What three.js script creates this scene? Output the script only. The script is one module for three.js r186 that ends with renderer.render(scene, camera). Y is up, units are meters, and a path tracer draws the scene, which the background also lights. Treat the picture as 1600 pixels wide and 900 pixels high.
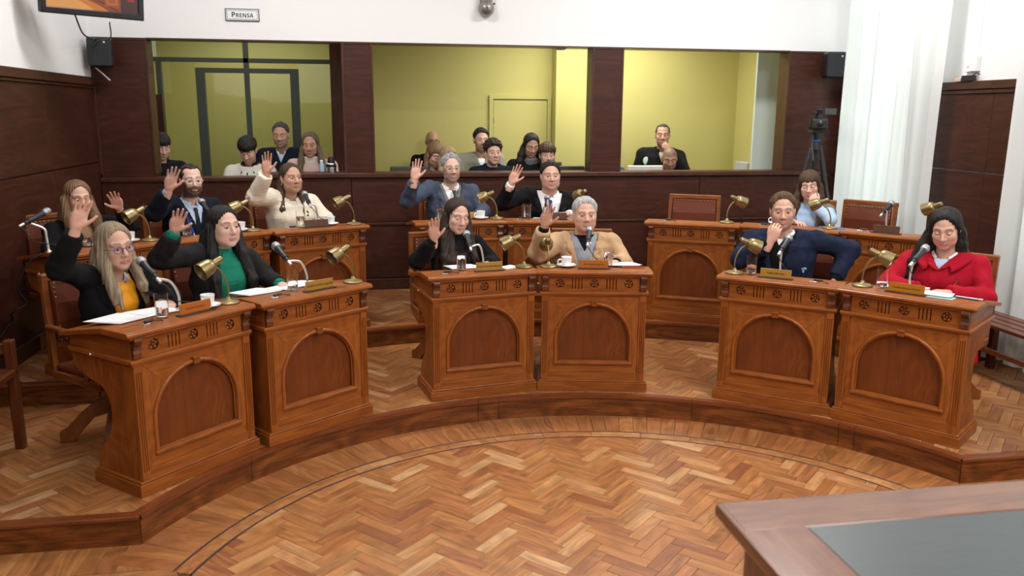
import * as THREE from 'three';
import { RoundedBoxGeometry } from 'three/addons/geometries/RoundedBoxGeometry.js';
import { mergeGeometries, mergeVertices } from 'three/addons/utils/BufferGeometryUtils.js';
import { RectAreaLightUniformsLib } from 'three/addons/lights/RectAreaLightUniformsLib.js';
import { ImprovedNoise } from 'three/addons/math/ImprovedNoise.js';

// ---------- camera, sky, exposure ----------
const scene = new THREE.Scene();
const camera = new THREE.PerspectiveCamera(38.16, 16 / 9, 0.1, 100);
camera.position.set(-1.029, 1.976, 2.817);
camera.rotation.order = 'YXZ';
camera.rotation.set(-0.2064, THREE.MathUtils.degToRad(-9.7), 0.0065);
camera.focus = 6.3; camera.userData.fStop = 2.6;
camera.updateMatrixWorld(true);
const renderer = new THREE.WebGLRenderer({ antialias: true });
renderer.toneMapping = THREE.LinearToneMapping;
renderer.toneMappingExposure = 0.95;
renderer.shadowMap.enabled = true;
RectAreaLightUniformsLib.init();
const SKY = 2.2, CEIL_LAMP = 50, FRONT_FILL = 60, GALLERY_LAMP = 20, CORRIDOR_LAMP = 5;
scene.background = new THREE.Color().setRGB(0.92 * SKY, 0.97 * SKY, 1.0 * SKY);

// ---------- helpers ----------
let seed = 1;
const rnd = () => { seed = (seed * 1664525 + 1013904223) >>> 0; return seed / 4294967296; };
const rr = (a, b) => a + (b - a) * rnd();
const noise = new ImprovedNoise();
const clamp = (x, a, b) => x < a ? a : x > b ? b : x;
const lerp = (a, b, t) => a + (b - a) * t;
const sstep = (a, b, x) => { const t = clamp((x - a) / (b - a), 0, 1); return t * t * (3 - 2 * t); };
const D2R = Math.PI / 180;
const V = (x, y, z) => new THREE.Vector3(x, y, z);
const used = {};
function numbered(n) { const k = used[n] = (used[n] ?? -1) + 1; return k ? n + '_' + String(k).padStart(3, '0') : n; }
function tag(o, label, category, group, kind) { o.userData.label = label; o.userData.category = category; if (group) o.userData.group = group; if (kind) o.userData.kind = kind; return o; }
function thing(name, label, category, pos = [0, 0, 0], turn = 0, group) {
  const o = new THREE.Group(); o.name = numbered(name); o.position.set(...pos); o.rotation.y = turn; scene.add(o);
  return tag(o, label, category, group);
}
function struct(name, label, category) { const o = new THREE.Group(); o.name = name; scene.add(o); return tag(o, label, category, null, 'structure'); }
function part(parent, name, geo, mat, label) {
  const m = new THREE.Mesh(geo, mat); m.name = name; parent.add(m); if (label) m.userData.label = label; return m;
}
function dup(src, pos, turn, label, group) {
  const c = src.clone(); c.name = numbered(src.name.replace(/_\d{3}$/, '')); c.position.set(...pos); c.rotation.y = turn; scene.add(c);
  c.userData = { ...src.userData, label }; if (group) c.userData.group = group; return c;
}
const flat = g => { const n = g.index ? g.toNonIndexed() : g; for (const k of Object.keys(n.attributes)) if (!['position', 'normal', 'uv'].includes(k)) n.deleteAttribute(k); n.clearGroups?.(); return n; };
const merge = (...l) => mergeGeometries(l.flat().map(flat), false);
const box = (w, h, d, x = 0, y = 0, z = 0) => new THREE.BoxGeometry(w, h, d).translate(x, y, z);
const bx = (x0, x1, y0, y1, z0, z1) => box(x1 - x0, y1 - y0, z1 - z0, (x0 + x1) / 2, (y0 + y1) / 2, (z0 + z1) / 2);
const rbx = (x0, x1, y0, y1, z0, z1, r = .004, s = 2) => new RoundedBoxGeometry(x1 - x0, y1 - y0, z1 - z0, s, r).translate((x0 + x1) / 2, (y0 + y1) / 2, (z0 + z1) / 2);
const cyl = (r0, r1, h, x = 0, y = 0, z = 0, s = 20) => new THREE.CylinderGeometry(r1, r0, h, s).translate(x, y + h / 2, z);
const sph = (r, x = 0, y = 0, z = 0, a = 14, b = 10) => new THREE.SphereGeometry(r, a, b).translate(x, y, z);
const lathe = (pts, s = 24) => new THREE.LatheGeometry(pts.map(p => new THREE.Vector2(p[0], p[1])), s);
const tube = (pts, r, n = 24, s = 8) => new THREE.TubeGeometry(new THREE.CatmullRomCurve3(pts.map(p => V(...p))), n, r, s, false);
const poly = pts => { const s = new THREE.Shape(); pts.forEach((p, i) => i ? s.lineTo(p[0], p[1]) : s.moveTo(p[0], p[1])); s.closePath(); return s; };
const ext = (shape, d, bevel = 0, cs = 12) => new THREE.ExtrudeGeometry(shape, { depth: d, curveSegments: cs, bevelEnabled: bevel > 0, bevelThickness: bevel, bevelSize: bevel, bevelOffset: -bevel, bevelSegments: 2 });
// a (z, y) profile swept along x from x0 to x1
const extX = (pts, x0, x1, bevel = 0) => { const g = ext(poly(pts.map(p => [-p[0], p[1]])), x1 - x0 - 2 * bevel, bevel); g.rotateY(Math.PI / 2); return g.translate(x0 + bevel, 0, 0); };
// uv in metres, v along the grain axis
function guv(g, axis = 'y', off = rnd() * 7) {
  g = g.index ? g.toNonIndexed() : g; const p = g.attributes.position, n = g.attributes.normal, uv = new Float32Array(p.count * 2);
  for (let i = 0; i < p.count; i++) {
    const c = [p.getX(i), p.getY(i), p.getZ(i)], a = [Math.abs(n.getX(i)), Math.abs(n.getY(i)), Math.abs(n.getZ(i))];
    const k = a[0] > a[1] ? (a[0] > a[2] ? 0 : 2) : (a[1] > a[2] ? 1 : 2);
    const r = [0, 1, 2].filter(j => j !== k), ax = { x: 0, y: 1, z: 2 }[axis];
    let u = r[0], v = r[1]; if (u === ax) { u = r[1]; v = r[0]; }
    uv[2 * i] = c[u] + off; uv[2 * i + 1] = c[v] + off * .37;
  }
  g.setAttribute('uv', new THREE.BufferAttribute(uv, 2)); return g;
}

// ---------- textures ----------
function tnoise(w, h, sx, sy, s0) { // tileable value noise
  let s = s0 >>> 0; const r = () => { s = (s * 1664525 + 1013904223) >>> 0; return s / 4294967296; };
  const g = Float32Array.from({ length: sx * sy }, r), out = new Float32Array(w * h);
  for (let y = 0; y < h; y++) for (let x = 0; x < w; x++) {
    const fx = x / w * sx, fy = y / h * sy, x0 = fx | 0, y0 = fy | 0; let a = fx - x0, b = fy - y0; a = a * a * (3 - 2 * a); b = b * b * (3 - 2 * b);
    const x1 = (x0 + 1) % sx, y1 = (y0 + 1) % sy;
    out[y * w + x] = lerp(lerp(g[y0 * sx + x0], g[y0 * sx + x1], a), lerp(g[y1 * sx + x0], g[y1 * sx + x1], a), b);
  }
  return out;
}
function dataTex(w, h, fn, srgb = true) {
  const d = new Uint8Array(w * h * 4);
  for (let i = 0; i < w * h; i++) { const c = fn(i, i % w, (i / w) | 0); d[4 * i] = clamp(c[0], 0, 1) * 255; d[4 * i + 1] = clamp(c[1], 0, 1) * 255; d[4 * i + 2] = clamp(c[2], 0, 1) * 255; d[4 * i + 3] = 255; }
  const t = new THREE.DataTexture(d, w, h); t.wrapS = t.wrapT = THREE.RepeatWrapping; t.magFilter = THREE.LinearFilter; t.minFilter = THREE.LinearMipmapLinearFilter; t.generateMipmaps = true;
  if (srgb) t.colorSpace = THREE.SRGBColorSpace; t.needsUpdate = true; return t;
}
function woodTex(s0, contrast) {
  const N = 512, a = tnoise(N, N, 10, 2, s0), b = tnoise(N, N, 48, 4, s0 + 9), c = tnoise(N, N, 170, 10, s0 + 21), e = tnoise(N, N, 256, 40, s0 + 33), f = tnoise(N, N, 5, 5, s0 + 41);
  return dataTex(N, N, i => {
    const ring = .5 + .5 * Math.sin((a[i] * 9 + f[i] * 4) * 3.1);
    const v = 1 - contrast * (.35 * ring + .4 * b[i] + .38 * c[i] + .3 * e[i] * e[i]);
    return [v, v * (1 - .05 * b[i]), v * (1 - .1 * b[i])];
  });
}
const woodA = woodTex(11, .26), woodB = woodTex(77, .42), woodC = woodTex(301, .2), woodD = woodTex(511, .32);
const clothN = (() => { const a = tnoise(256, 256, 128, 128, 5), b = tnoise(256, 256, 24, 24, 6); return dataTex(256, 256, i => { const v = .6 * a[i] + .4 * b[i]; return [v, v, v]; }, false); })();
const hairT = (() => { const a = tnoise(512, 128, 128, 3, 15), b = tnoise(512, 128, 256, 2, 16), c = tnoise(512, 128, 40, 3, 17); return dataTex(512, 128, i => { const v = .42 + .3 * a[i] + .22 * b[i] + .22 * c[i]; return [v, v, v]; }); })();
const leatherN = (() => { const a = tnoise(256, 256, 90, 90, 25), b = tnoise(256, 256, 30, 30, 26); return dataTex(256, 256, i => { const v = .5 * a[i] + .5 * b[i]; return [v, v, v]; }, false); })();
const plasterN = (() => { const a = tnoise(256, 256, 64, 64, 35), b = tnoise(256, 256, 9, 9, 36); return dataTex(256, 256, i => { const v = .3 * a[i] + .7 * b[i]; return [v, v, v]; }, false); })();

// ---------- materials ----------
const C = (r, g, b) => new THREE.Color().setRGB(r, g, b);
const std = (c, o = {}) => new THREE.MeshStandardMaterial({ color: C(...c), roughness: .6, ...o });
const wood = (c, map, rough, coat = .35) => new THREE.MeshPhysicalMaterial({ color: C(...c), map, bumpMap: map, bumpScale: .0006, roughness: rough, specularIntensity: .55, clearcoat: coat, clearcoatRoughness: .16 });
const M = {
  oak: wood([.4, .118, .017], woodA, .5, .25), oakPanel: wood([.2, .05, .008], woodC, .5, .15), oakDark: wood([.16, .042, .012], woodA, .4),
  wall: wood([.08, .022, .012], woodA, .5, .12), wallTrim: wood([.095, .032, .018], woodA, .45, .2),
  riser: wood([.31, .095, .018], woodB, .48, .2), nosing: wood([.27, .075, .02], woodA, .4, .3),
  chair: wood([.32, .1, .026], woodA, .42, .25), pres: wood([.2, .075, .034], woodA, .34, .7),
  leather: new THREE.MeshPhysicalMaterial({ color: C(.12, .028, .012), roughness: .5, specularIntensity: .4, bumpMap: leatherN, bumpScale: .0008, clearcoat: .08, clearcoatRoughness: .4 }),
  leatherTop: new THREE.MeshPhysicalMaterial({ color: C(.035, .045, .05), roughness: .36, bumpMap: leatherN, bumpScale: .0004, clearcoat: .3, clearcoatRoughness: .35 }),
  brass: std([.3, .235, .11], { metalness: .8, roughness: .36 }), brassIn: std([.75, .72, .62], { roughness: .5 }), stud: std([.4, .28, .1], { metalness: .9, roughness: .35 }),
  chrome: std([.75, .76, .78], { metalness: 1, roughness: .25 }), silver: std([.8, .8, .8], { metalness: .6, roughness: .4 }), black: std([.012, .012, .013], { roughness: .5 }), blackG: std([.01, .01, .012], { roughness: .25 }), gunmetal: std([.03, .034, .042], { metalness: .3, roughness: .4 }),
  grille: std([.42, .43, .45], { metalness: .8, roughness: .5, bumpMap: leatherN, bumpScale: .001 }), white: std([.85, .86, .86], { roughness: .3 }), paper: std([.86, .87, .9], { roughness: .9 }),
  plaster: std([.86, .87, .88], { roughness: .9, bumpMap: plasterN, bumpScale: .0006 }), ceiling: std([.84, .84, .83], { roughness: .95 }),
  yellow: std([.6, .55, .2], { roughness: .8, bumpMap: plasterN, bumpScale: .0006 }), green: std([.055, .07, .06], { roughness: .45 }),
  porcelain: new THREE.MeshPhysicalMaterial({ color: C(.86, .87, .88), roughness: .18, clearcoat: .6 }),
  glass: new THREE.MeshPhysicalMaterial({ color: C(1, 1, 1), roughness: .02, transmission: 1, thickness: 0, ior: 1.45 }),
  water: new THREE.MeshPhysicalMaterial({ color: C(.97, .99, 1), roughness: .01, transmission: 1, thickness: .05, ior: 1.33 }),
  pane: new THREE.MeshPhysicalMaterial({ color: C(.96, .99, .97), roughness: .02, transmission: 1, thickness: 0, ior: 1.45 }),
  curtain: new THREE.MeshPhysicalMaterial({ color: C(.87, .91, .9), roughness: 1, transmission: .4, thickness: 0, bumpMap: clothN, bumpScale: .0004, side: THREE.DoubleSide }),
  inlay: std([.05, .02, .016], { roughness: .5 }), grout: std([.06, .025, .012], { roughness: .8 }), sclera: std([.75, .74, .72], { roughness: .2, vertexColors: true }),
};
const blockTones = [[.53, .23, .078], [.58, .27, .1], [.46, .185, .062], [.65, .34, .14], [.5, .21, .07], [.4, .155, .052], [.55, .245, .084], [.51, .205, .078], [.33, .12, .046], [.7, .41, .2]];
const blockMats = blockTones.map((c, i) => new THREE.MeshPhysicalMaterial({ color: C(...c), map: [woodA, woodD, woodC][i % 3], roughness: .34, clearcoat: .3, clearcoatRoughness: .18 }));
const blockWeights = [0, 1, 2, 4, 6, 7, 0, 1, 4, 6, 7, 3, 2, 5, 0, 1, 6, 4, 3, 8, 7, 0, 9, 6];

// ---------- the room ----------
const XL = -3.42, XR = 3.8, ZB = -5.25, ZF = 4.6, HC = 4.5, P1 = .145, P2 = .29, R1 = 2.335, R2 = 3.825;
function panelSet(parent, list, mat, axis, grain = 'y') { for (const b of list) part(parent, 'panel', guv(rbx(...b, .003, 1), grain), mat); }
{ // back wall: panelled dado, four posts, white wall over the gallery openings
  const w = struct('wall_back', 'dark panelled back wall with posts and openings to the press gallery', 'wall');
  part(w, 'backing', guv(bx(XL - .15, XR + .15, 0, 1.37, ZB - .16, ZB - .02), 'x'), M.wall);
  const xs = [XL, -1.2, 2.28, XR];
  for (let i = 0; i < 3; i++) {
    part(w, 'panel', guv(rbx(xs[i] + .002, xs[i + 1] - .002, .945, 1.365, ZB - .03, ZB, .004, 1), 'x'), M.wall);
    part(w, 'panel', guv(rbx(xs[i] + .002, xs[i + 1] - .002, .4, .915, ZB - .03, ZB, .004, 1), 'x'), M.wall);
  }
  part(w, 'rail', guv(rbx(XL, XR, .917, .943, ZB - .03, ZB + .012, .006), 'x'), M.wallTrim);
  part(w, 'ledge', guv(rbx(-2.06, 3.62, 1.37, 1.42, ZB - .2, ZB + .03, .012, 3), 'x'), M.wallTrim);
  part(w, 'ledge', guv(rbx(XL, -2.062, 1.345, 1.385, ZB - .2, ZB + .02, .008, 2), 'x'), M.wallTrim);
  for (const [a, b] of [[XL, -2.94], [-1.255, -.97], [1.125, 1.44], [3.16, XR]]) {
    const p = part(w, 'post', guv(bx(a + .012, b - .012, 1.38, 2.62, ZB - .2, ZB - .006), 'x'), M.wall);
    for (const x of [a, b - .022]) part(p, 'edge_strip', guv(rbx(x, x + .022, 1.42, 2.61, ZB - .21, ZB, .003, 1), 'y'), M.wallTrim);
    part(p, 'edge_strip', guv(rbx(a + .022, b - .022, 2.588, 2.61, ZB - .21, ZB, .003, 1), 'x'), M.wallTrim);
  }
  part(w, 'plaster', bx(XL - .15, XR + .15, 2.61, HC, ZB - .2, ZB), M.plaster);
  part(w, 'edge_strip', guv(bx(-2.94, 3.16, 2.6, 2.612, ZB - .202, ZB + .003), 'x'), M.wallTrim);
  part(w, 'side_wall', bx(XL - .15, XL, 1.37, 2.2, ZB - .2, ZB), M.wall); part(w, 'side_wall', bx(XL - .15, XL, 2.2, 2.62, ZB - .2, ZB), M.plaster);
  part(w, 'side_wall', bx(XR, XR + .15, 1.37, 2.62, ZB - .2, ZB), M.plaster);
}
{ const b = struct('baseboard_back', 'dark wooden skirting board along the back wall', 'baseboard');
  part(b, 'board', guv(rbx(XL, XR, P2, .395, ZB - .02, ZB + .022, .006), 'x'), M.wallTrim); }
{ const w = struct('wall_left', 'left wall with dark wooden panels under white plaster', 'wall');
  part(w, 'plaster', bx(XL - .15, XL, 2.2, HC, ZB - .15, ZF + .15), M.plaster);
  part(w, 'backing', bx(XL - .15, XL - .02, -.1, 2.2, ZB - .15, ZF + .15), M.wall);
  const zs = [ZB, -4.1, -2.75, -1.4, 0, 1.5, 3, ZF];
  for (let i = 0; i < 7; i++) {
    part(w, 'panel', guv(rbx(XL - .03, XL, 1.53, 2.17, zs[i] + .002, zs[i + 1] - .002, .004, 1), 'z'), M.wall);
    part(w, 'panel', guv(rbx(XL - .03, XL, .4, 1.52, zs[i] + .002, zs[i + 1] - .002, .004, 1), 'z'), M.wall);
    part(w, 'cap_rail', guv(rbx(XL - .03, XL + .03, 2.195, 2.265, zs[i] + .001, zs[i + 1] - .001, .006), 'z'), M.wallTrim);
    part(w, 'cap_rail', guv(rbx(XL - .03, XL + .016, 2.17, 2.193, zs[i] + .001, zs[i + 1] - .001, .006), 'z'), M.wallTrim);
  }
}
{ const b = struct('baseboard_left', 'dark skirting board along the left wall', 'baseboard');
  part(b, 'board', guv(rbx(XL - .02, XL + .02, 0, .4, ZB, ZF, .006), 'z'), M.wallTrim); }
{ const w = struct('wall_right', 'right wall with dark panels, white plaster and tall curtained windows', 'wall');
  const win = [[-4.95, -3.95], [-2.45, -.9]], X0 = XR, X1 = XR + .2;
  let z = ZB - .15; const solid = [];
  for (const [a, b] of win) { solid.push([z, a]); part(w, 'plaster', bx(X0, X1, 4.0, HC, a, b), M.plaster); part(w, 'sill_wall', bx(X0, X1, -.1, .95, a, b), M.plaster); z = b; }
  solid.push([z, ZF + .15]);
  for (const [a, b] of solid) part(w, 'plaster', bx(X0, X1, -.1, HC, a, b), M.plaster);
  for (const [a, b] of [[ZB + .002, -4.99], [-3.91, -3.1], [-3.098, -2.49], [-.86, .5], [.502, 2], [2.002, ZF]]) {
    part(w, 'panel', guv(rbx(X0 - .03, X0, 1.545, 2.155, a, b, .004, 1), 'z'), M.wall); part(w, 'panel', guv(rbx(X0 - .03, X0, .25, 1.535, a, b, .004, 1), 'z'), M.wall);
    part(w, 'cap_rail', guv(rbx(X0 - .06, X0, 2.19, 2.255, a, b, .006), 'z'), M.wallTrim); part(w, 'cap_rail', guv(rbx(X0 - .046, X0, 2.157, 2.188, a, b, .006), 'z'), M.wallTrim);
  }
  win.forEach(([a, b], i) => {
    const o = struct('window_' + (i + 1), i ? 'tall window behind the curtain beside the bench' : 'tall window behind the curtain near the tripod', 'window');
    part(o, 'frame', merge(bx(X0 + .05, X0 + .11, .95, 1.01, a, b), bx(X0 + .05, X0 + .11, 3.94, 4, a, b), bx(X0 + .05, X0 + .11, 1.01, 3.94, a, a + .06), bx(X0 + .05, X0 + .11, 1.01, 3.94, b - .06, b), bx(X0 + .05, X0 + .11, 1.01, 3.94, (a + b) / 2 - .03, (a + b) / 2 + .03), bx(X0 + .05, X0 + .11, 2.7, 2.76, a + .06, b - .06)), M.white);
    for (const [p, q] of [[a + .06, (a + b) / 2 - .03], [(a + b) / 2 + .03, b - .06]]) for (const [r, s] of [[1.01, 2.7], [2.76, 3.94]]) part(o, 'pane', bx(X0 + .075, X0 + .08, r, s, p, q), M.pane);
  });
}
{ const w = struct('wall_front', 'plain white wall closing the room opposite the gallery', 'wall');
  part(w, 'plaster', bx(XL - .15, XR + .2, 2.2, HC, ZF, ZF + .15), M.plaster);
  part(w, 'panel', guv(bx(XL - .15, XR + .2, -.1, 2.2, ZF, ZF + .15), 'x'), M.wall); }
{ const c = struct('ceiling', 'white plaster ceiling of the council chamber', 'ceiling'); part(c, 'slab', bx(XL - .15, XR + .2, HC, HC + .12, ZB - .2, ZF + .15), M.ceiling); }

// press gallery behind the openings
{ const g = struct('wall_gallery', 'yellow painted walls of the press gallery', 'wall'), Y1 = 3.1, ZG = -7.25;
  part(g, 'rear_wall', bx(-1.28, 1.16, .2, Y1, ZG - .1, ZG), M.yellow);
  part(g, 'rear_wall', bx(1.16, 3.42, .2, Y1, ZG, ZG + .24), M.yellow);
  part(g, 'side_wall', bx(3.42, 3.55, .2, Y1, ZG, ZB - .2), M.yellow);
  part(g, 'side_wall', bx(XL - .35, XL - .2, .2, Y1, -8.6, ZB - .2), M.yellow);
  part(g, 'corridor_wall', bx(XL - .35, -1.1, .2, Y1, -8.6, -8.5), M.yellow);
  part(g, 'corridor_side', bx(-1.34, -1.2, .2, Y1, -8.5, -6.95), M.yellow);
  part(g, 'ceiling', bx(XL - .35, 3.55, Y1, Y1 + .1, -8.6, ZB - .2), M.ceiling);
  part(g, 'gallery_floor', bx(XL - .35, 3.55, .1, .2, -8.6, ZB - .16), M.grout);
  part(g, 'door_leaf', bx(.455, 1.1, .2, 2.14, ZG - .02, ZG + .012), M.yellow);
  part(g, 'door_frame', merge(bx(.40, .447, .2, 2.19, ZG - .02, ZG + .03), bx(1.108, 1.15, .2, 2.19, ZG - .02, ZG + .03), bx(.447, 1.108, 2.147, 2.19, ZG - .02, ZG + .03)), M.yellow);
  part(g, 'wall_hinge', bx(.447, .456, 1.86, 1.94, ZG, ZG + .02), M.green);
  part(g, 'column', guv(bx(-1.42, -1.2, .2, Y1, -6.98, -6.7), 'y'), M.wall);
}
{ const d = struct('door_1', 'grey metal framed glass partition with door at the gallery end', 'door'), z0 = -6.95, z1 = -6.88;
  const fr = (x0, x1, y0, y1, n = 'frame_bar') => part(d, n, bx(x0, x1, y0, y1, z0, z1), M.green);
  fr(-3.6, -1.42, 2.5, 2.545); fr(-2.345, -2.295, .2, 3.1); fr(-3.25, -3.2, .2, 2.5);
  fr(-2.85, -2.76, .2, 2.44, 'door_stile'); fr(-1.86, -1.77, .2, 2.44, 'door_stile'); fr(-2.76, -2.345, 2.39, 2.44, 'door_rail'); fr(-2.295, -1.86, 2.39, 2.44, 'door_rail');
  for (const [a, b, c, e] of [[-3.6, -2.345, 2.55, 3.08], [-2.295, -1.42, 2.55, 3.08], [-3.2, -2.85, .2, 2.5], [-2.76, -2.345, .2, 2.39], [-2.295, -1.86, .2, 2.39], [-1.77, -1.42, .2, 2.5]]) part(d, 'pane', bx(a, b, c, e, -6.918, -6.912), M.pane);
  part(d, 'side_leaf', guv(bx(-3.42, -3.16, .2, 2.15, -6.7, -6.66), 'y'), M.wall);
}
{ const d = struct('door_2', 'pale grey green door leaf standing open at the right of the gallery', 'door');
  part(d, 'leaf', bx(3.1, 3.42, .2, 2.9, -5.86, -5.82), std([.55, .64, .6], { roughness: .35 })); }
for (const [x, z, y, w, ww, dd, lab] of [[1.5, -6.2, 3.07, GALLERY_LAMP, 1.8, .5, 'flat lamp panel on the gallery ceiling'], [-2.4, -6.15, 3.07, CORRIDOR_LAMP, 1.2, .4, 'flat lamp panel on the ceiling near the glass partition'], [-2.4, -7.7, 3.07, CORRIDOR_LAMP * 1.4, 1.2, .4, 'flat lamp panel over the corridor behind the partition']]) {
  const t = thing('gallery_lamp', lab, 'lamp', [x, y, z]);
  part(t, 'housing', bx(-ww / 2, ww / 2, .0, .02, -dd / 2, dd / 2), M.white); part(t, 'diffuser', bx(-ww / 2 + .01, ww / 2 - .01, -.006, 0, -dd / 2 + .01, dd / 2 - .01), new THREE.MeshStandardMaterial({ color: C(.9, .9, .9), emissive: C(1, .97, .88), emissiveIntensity: 1.2 }));
  const l = new THREE.RectAreaLight(C(1, .97, .86), w, ww - .02, dd - .02); l.position.set(x, y - .012, z); l.rotation.x = -Math.PI / 2; scene.add(l);
}
for (const [x, z, lab, pw] of [[-1.7, -3.1, 'ceiling lamp panel over the desks along the left wall', CEIL_LAMP * .72], [2.0, -3.1, 'ceiling lamp panel over the desks near the curtains', CEIL_LAMP], [-1.7, .8, 'added fill panel over the floor by the left wall', FRONT_FILL * .3], [2.0, .8, 'added fill panel over the open floor', FRONT_FILL], [-1.7, 3.2, 'added fill panel behind the presiding desk at the left', FRONT_FILL * .35], [2.0, 3.2, 'added fill panel behind the presiding desk at the right', FRONT_FILL]]) {  // the four nearer panels are unseen, added to brighten desk fronts and floor
  const t = thing('ceiling_and_fill_light', lab, 'lamp', [x, HC - .1, z]);
  part(t, 'housing', bx(-.62, .62, 0, .1, -.3, .3), M.white); part(t, 'diffuser', bx(-.6, .6, -.006, 0, -.28, .28), new THREE.MeshStandardMaterial({ color: C(.9, .9, .9), emissive: C(1, .98, .94), emissiveIntensity: 1.5 }));
  const l = new THREE.RectAreaLight(C(1, .975, .94), pw, 1.2, .56); l.position.set(x, HC - .112, z); l.rotation.x = -Math.PI / 2; scene.add(l);
}

// ---------- floors ----------
const WB = .065, GAP = .0012;
function* herringbone(a0, a1, b0, b1) { // block rectangles in a frame turned by 45 degrees
  for (let j = b0; j <= b1; j++) for (let i = a0; i <= a1; i++) {
    const s = ((i - j) % 8 + 8) % 8;
    if (s === 0) yield [i, j, 4, 1]; else if (s === 7) yield [i, j, 1, 4];
  }
}
const S2 = Math.SQRT1_2;
const toXZ = (a, b) => [(a - b) * S2, (a + b) * S2];
function clipHalf(pts, nx, nz, c) { // keep nx*x + nz*z <= c
  const out = []; for (let i = 0; i < pts.length; i++) { const p = pts[i], q = pts[(i + 1) % pts.length], dp = nx * p[0] + nz * p[1] - c, dq = nx * q[0] + nz * q[1] - c; if (dp <= 0) out.push(p); if (dp < 0 !== dq < 0) { const t = dp / (dp - dq); out.push([p[0] + (q[0] - p[0]) * t, p[1] + (q[1] - p[1]) * t]); } }
  return out;
}
function slabGeo(pts, y0, y1, dir) { // flat prism over a convex outline, uv along dir
  const n = pts.length, pos = [], uv = [], nor = [], idx = [], o = [rnd() * 9, rnd() * 9];
  let cw = 0; for (let i = 0; i < n; i++) { const p = pts[i], q = pts[(i + 1) % n]; cw += p[0] * q[1] - q[0] * p[1]; } if (cw > 0) pts = pts.slice().reverse();
  const ch = .0011, cx = pts.reduce((s, p) => s + p[0], 0) / n, cz = pts.reduce((s, p) => s + p[1], 0) / n;
  const put = (x, y, z, a, b, c) => { pos.push(x, y, z); nor.push(a, b, c); uv.push(-x * dir[1] + z * dir[0] + o[0], x * dir[0] + z * dir[1] + o[1]); return pos.length / 3 - 1; };
  const top = pts.map(p => { const l = Math.hypot(p[0] - cx, p[1] - cz) || 1; return put(p[0] - (p[0] - cx) / l * ch * 1.4, y1, p[1] - (p[1] - cz) / l * ch * 1.4, 0, 1, 0); });
  for (let i = 1; i < n - 1; i++) idx.push(top[0], top[i], top[i + 1]);
  for (let i = 0; i < n; i++) { const p = pts[i], q = pts[(i + 1) % n]; let nx = -(q[1] - p[1]), nz = q[0] - p[0]; const l = Math.hypot(nx, nz) || 1; nx /= l; nz /= l;
    const e = put(p[0], y1 - ch, p[1], nx, .3, nz), f = put(q[0], y1 - ch, q[1], nx, .3, nz), g = put(q[0], y0, q[1], nx, 0, nz), h = put(p[0], y0, p[1], nx, 0, nz);
    idx.push(top[i], e, f, top[i], f, top[(i + 1) % n], e, h, g, e, g, f); }
  const g = new THREE.BufferGeometry(); g.setAttribute('position', new THREE.Float32BufferAttribute(pos, 3)); g.setAttribute('normal', new THREE.Float32BufferAttribute(nor, 3)); g.setAttribute('uv', new THREE.Float32BufferAttribute(uv, 2)); g.setIndex(idx); return g;
}
function blocks(parent, list, y0, y1, limit) { // the pieces largest in view become parts, the rest is joined
  const v = V(0, 0, 0); camera.updateProjectionMatrix(); camera.matrixWorldInverse.copy(camera.matrixWorld).invert();
  for (const b of list) { v.set(b.c[0], y1, b.c[1]).project(camera); const inV = Math.abs(v.x) < 1.03 && Math.abs(v.y) < 1.03 && v.z < 1; b.score = (inV && !b.hidden ? 0 : 100) + Math.hypot(b.c[0] - camera.position.x, b.c[1] - camera.position.z); }
  list.sort((p, q) => p.score - q.score);
  const rest = {};
  list.forEach((b, k) => { const g = slabGeo(b.pts, y0, y1, b.dir), m = blockWeights[(rnd() * blockWeights.length) | 0]; if (k < limit && b.score < 100) part(parent, 'parquet_block', g, blockMats[m]); else (rest[m] ??= []).push(g); });
  for (const m in rest) { const r = part(parent, 'parquet_rest', merge(rest[m]), blockMats[m]); r.userData.kind = 'stuff'; }
}
const convOK = pts => pts.length >= 3;
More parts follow.
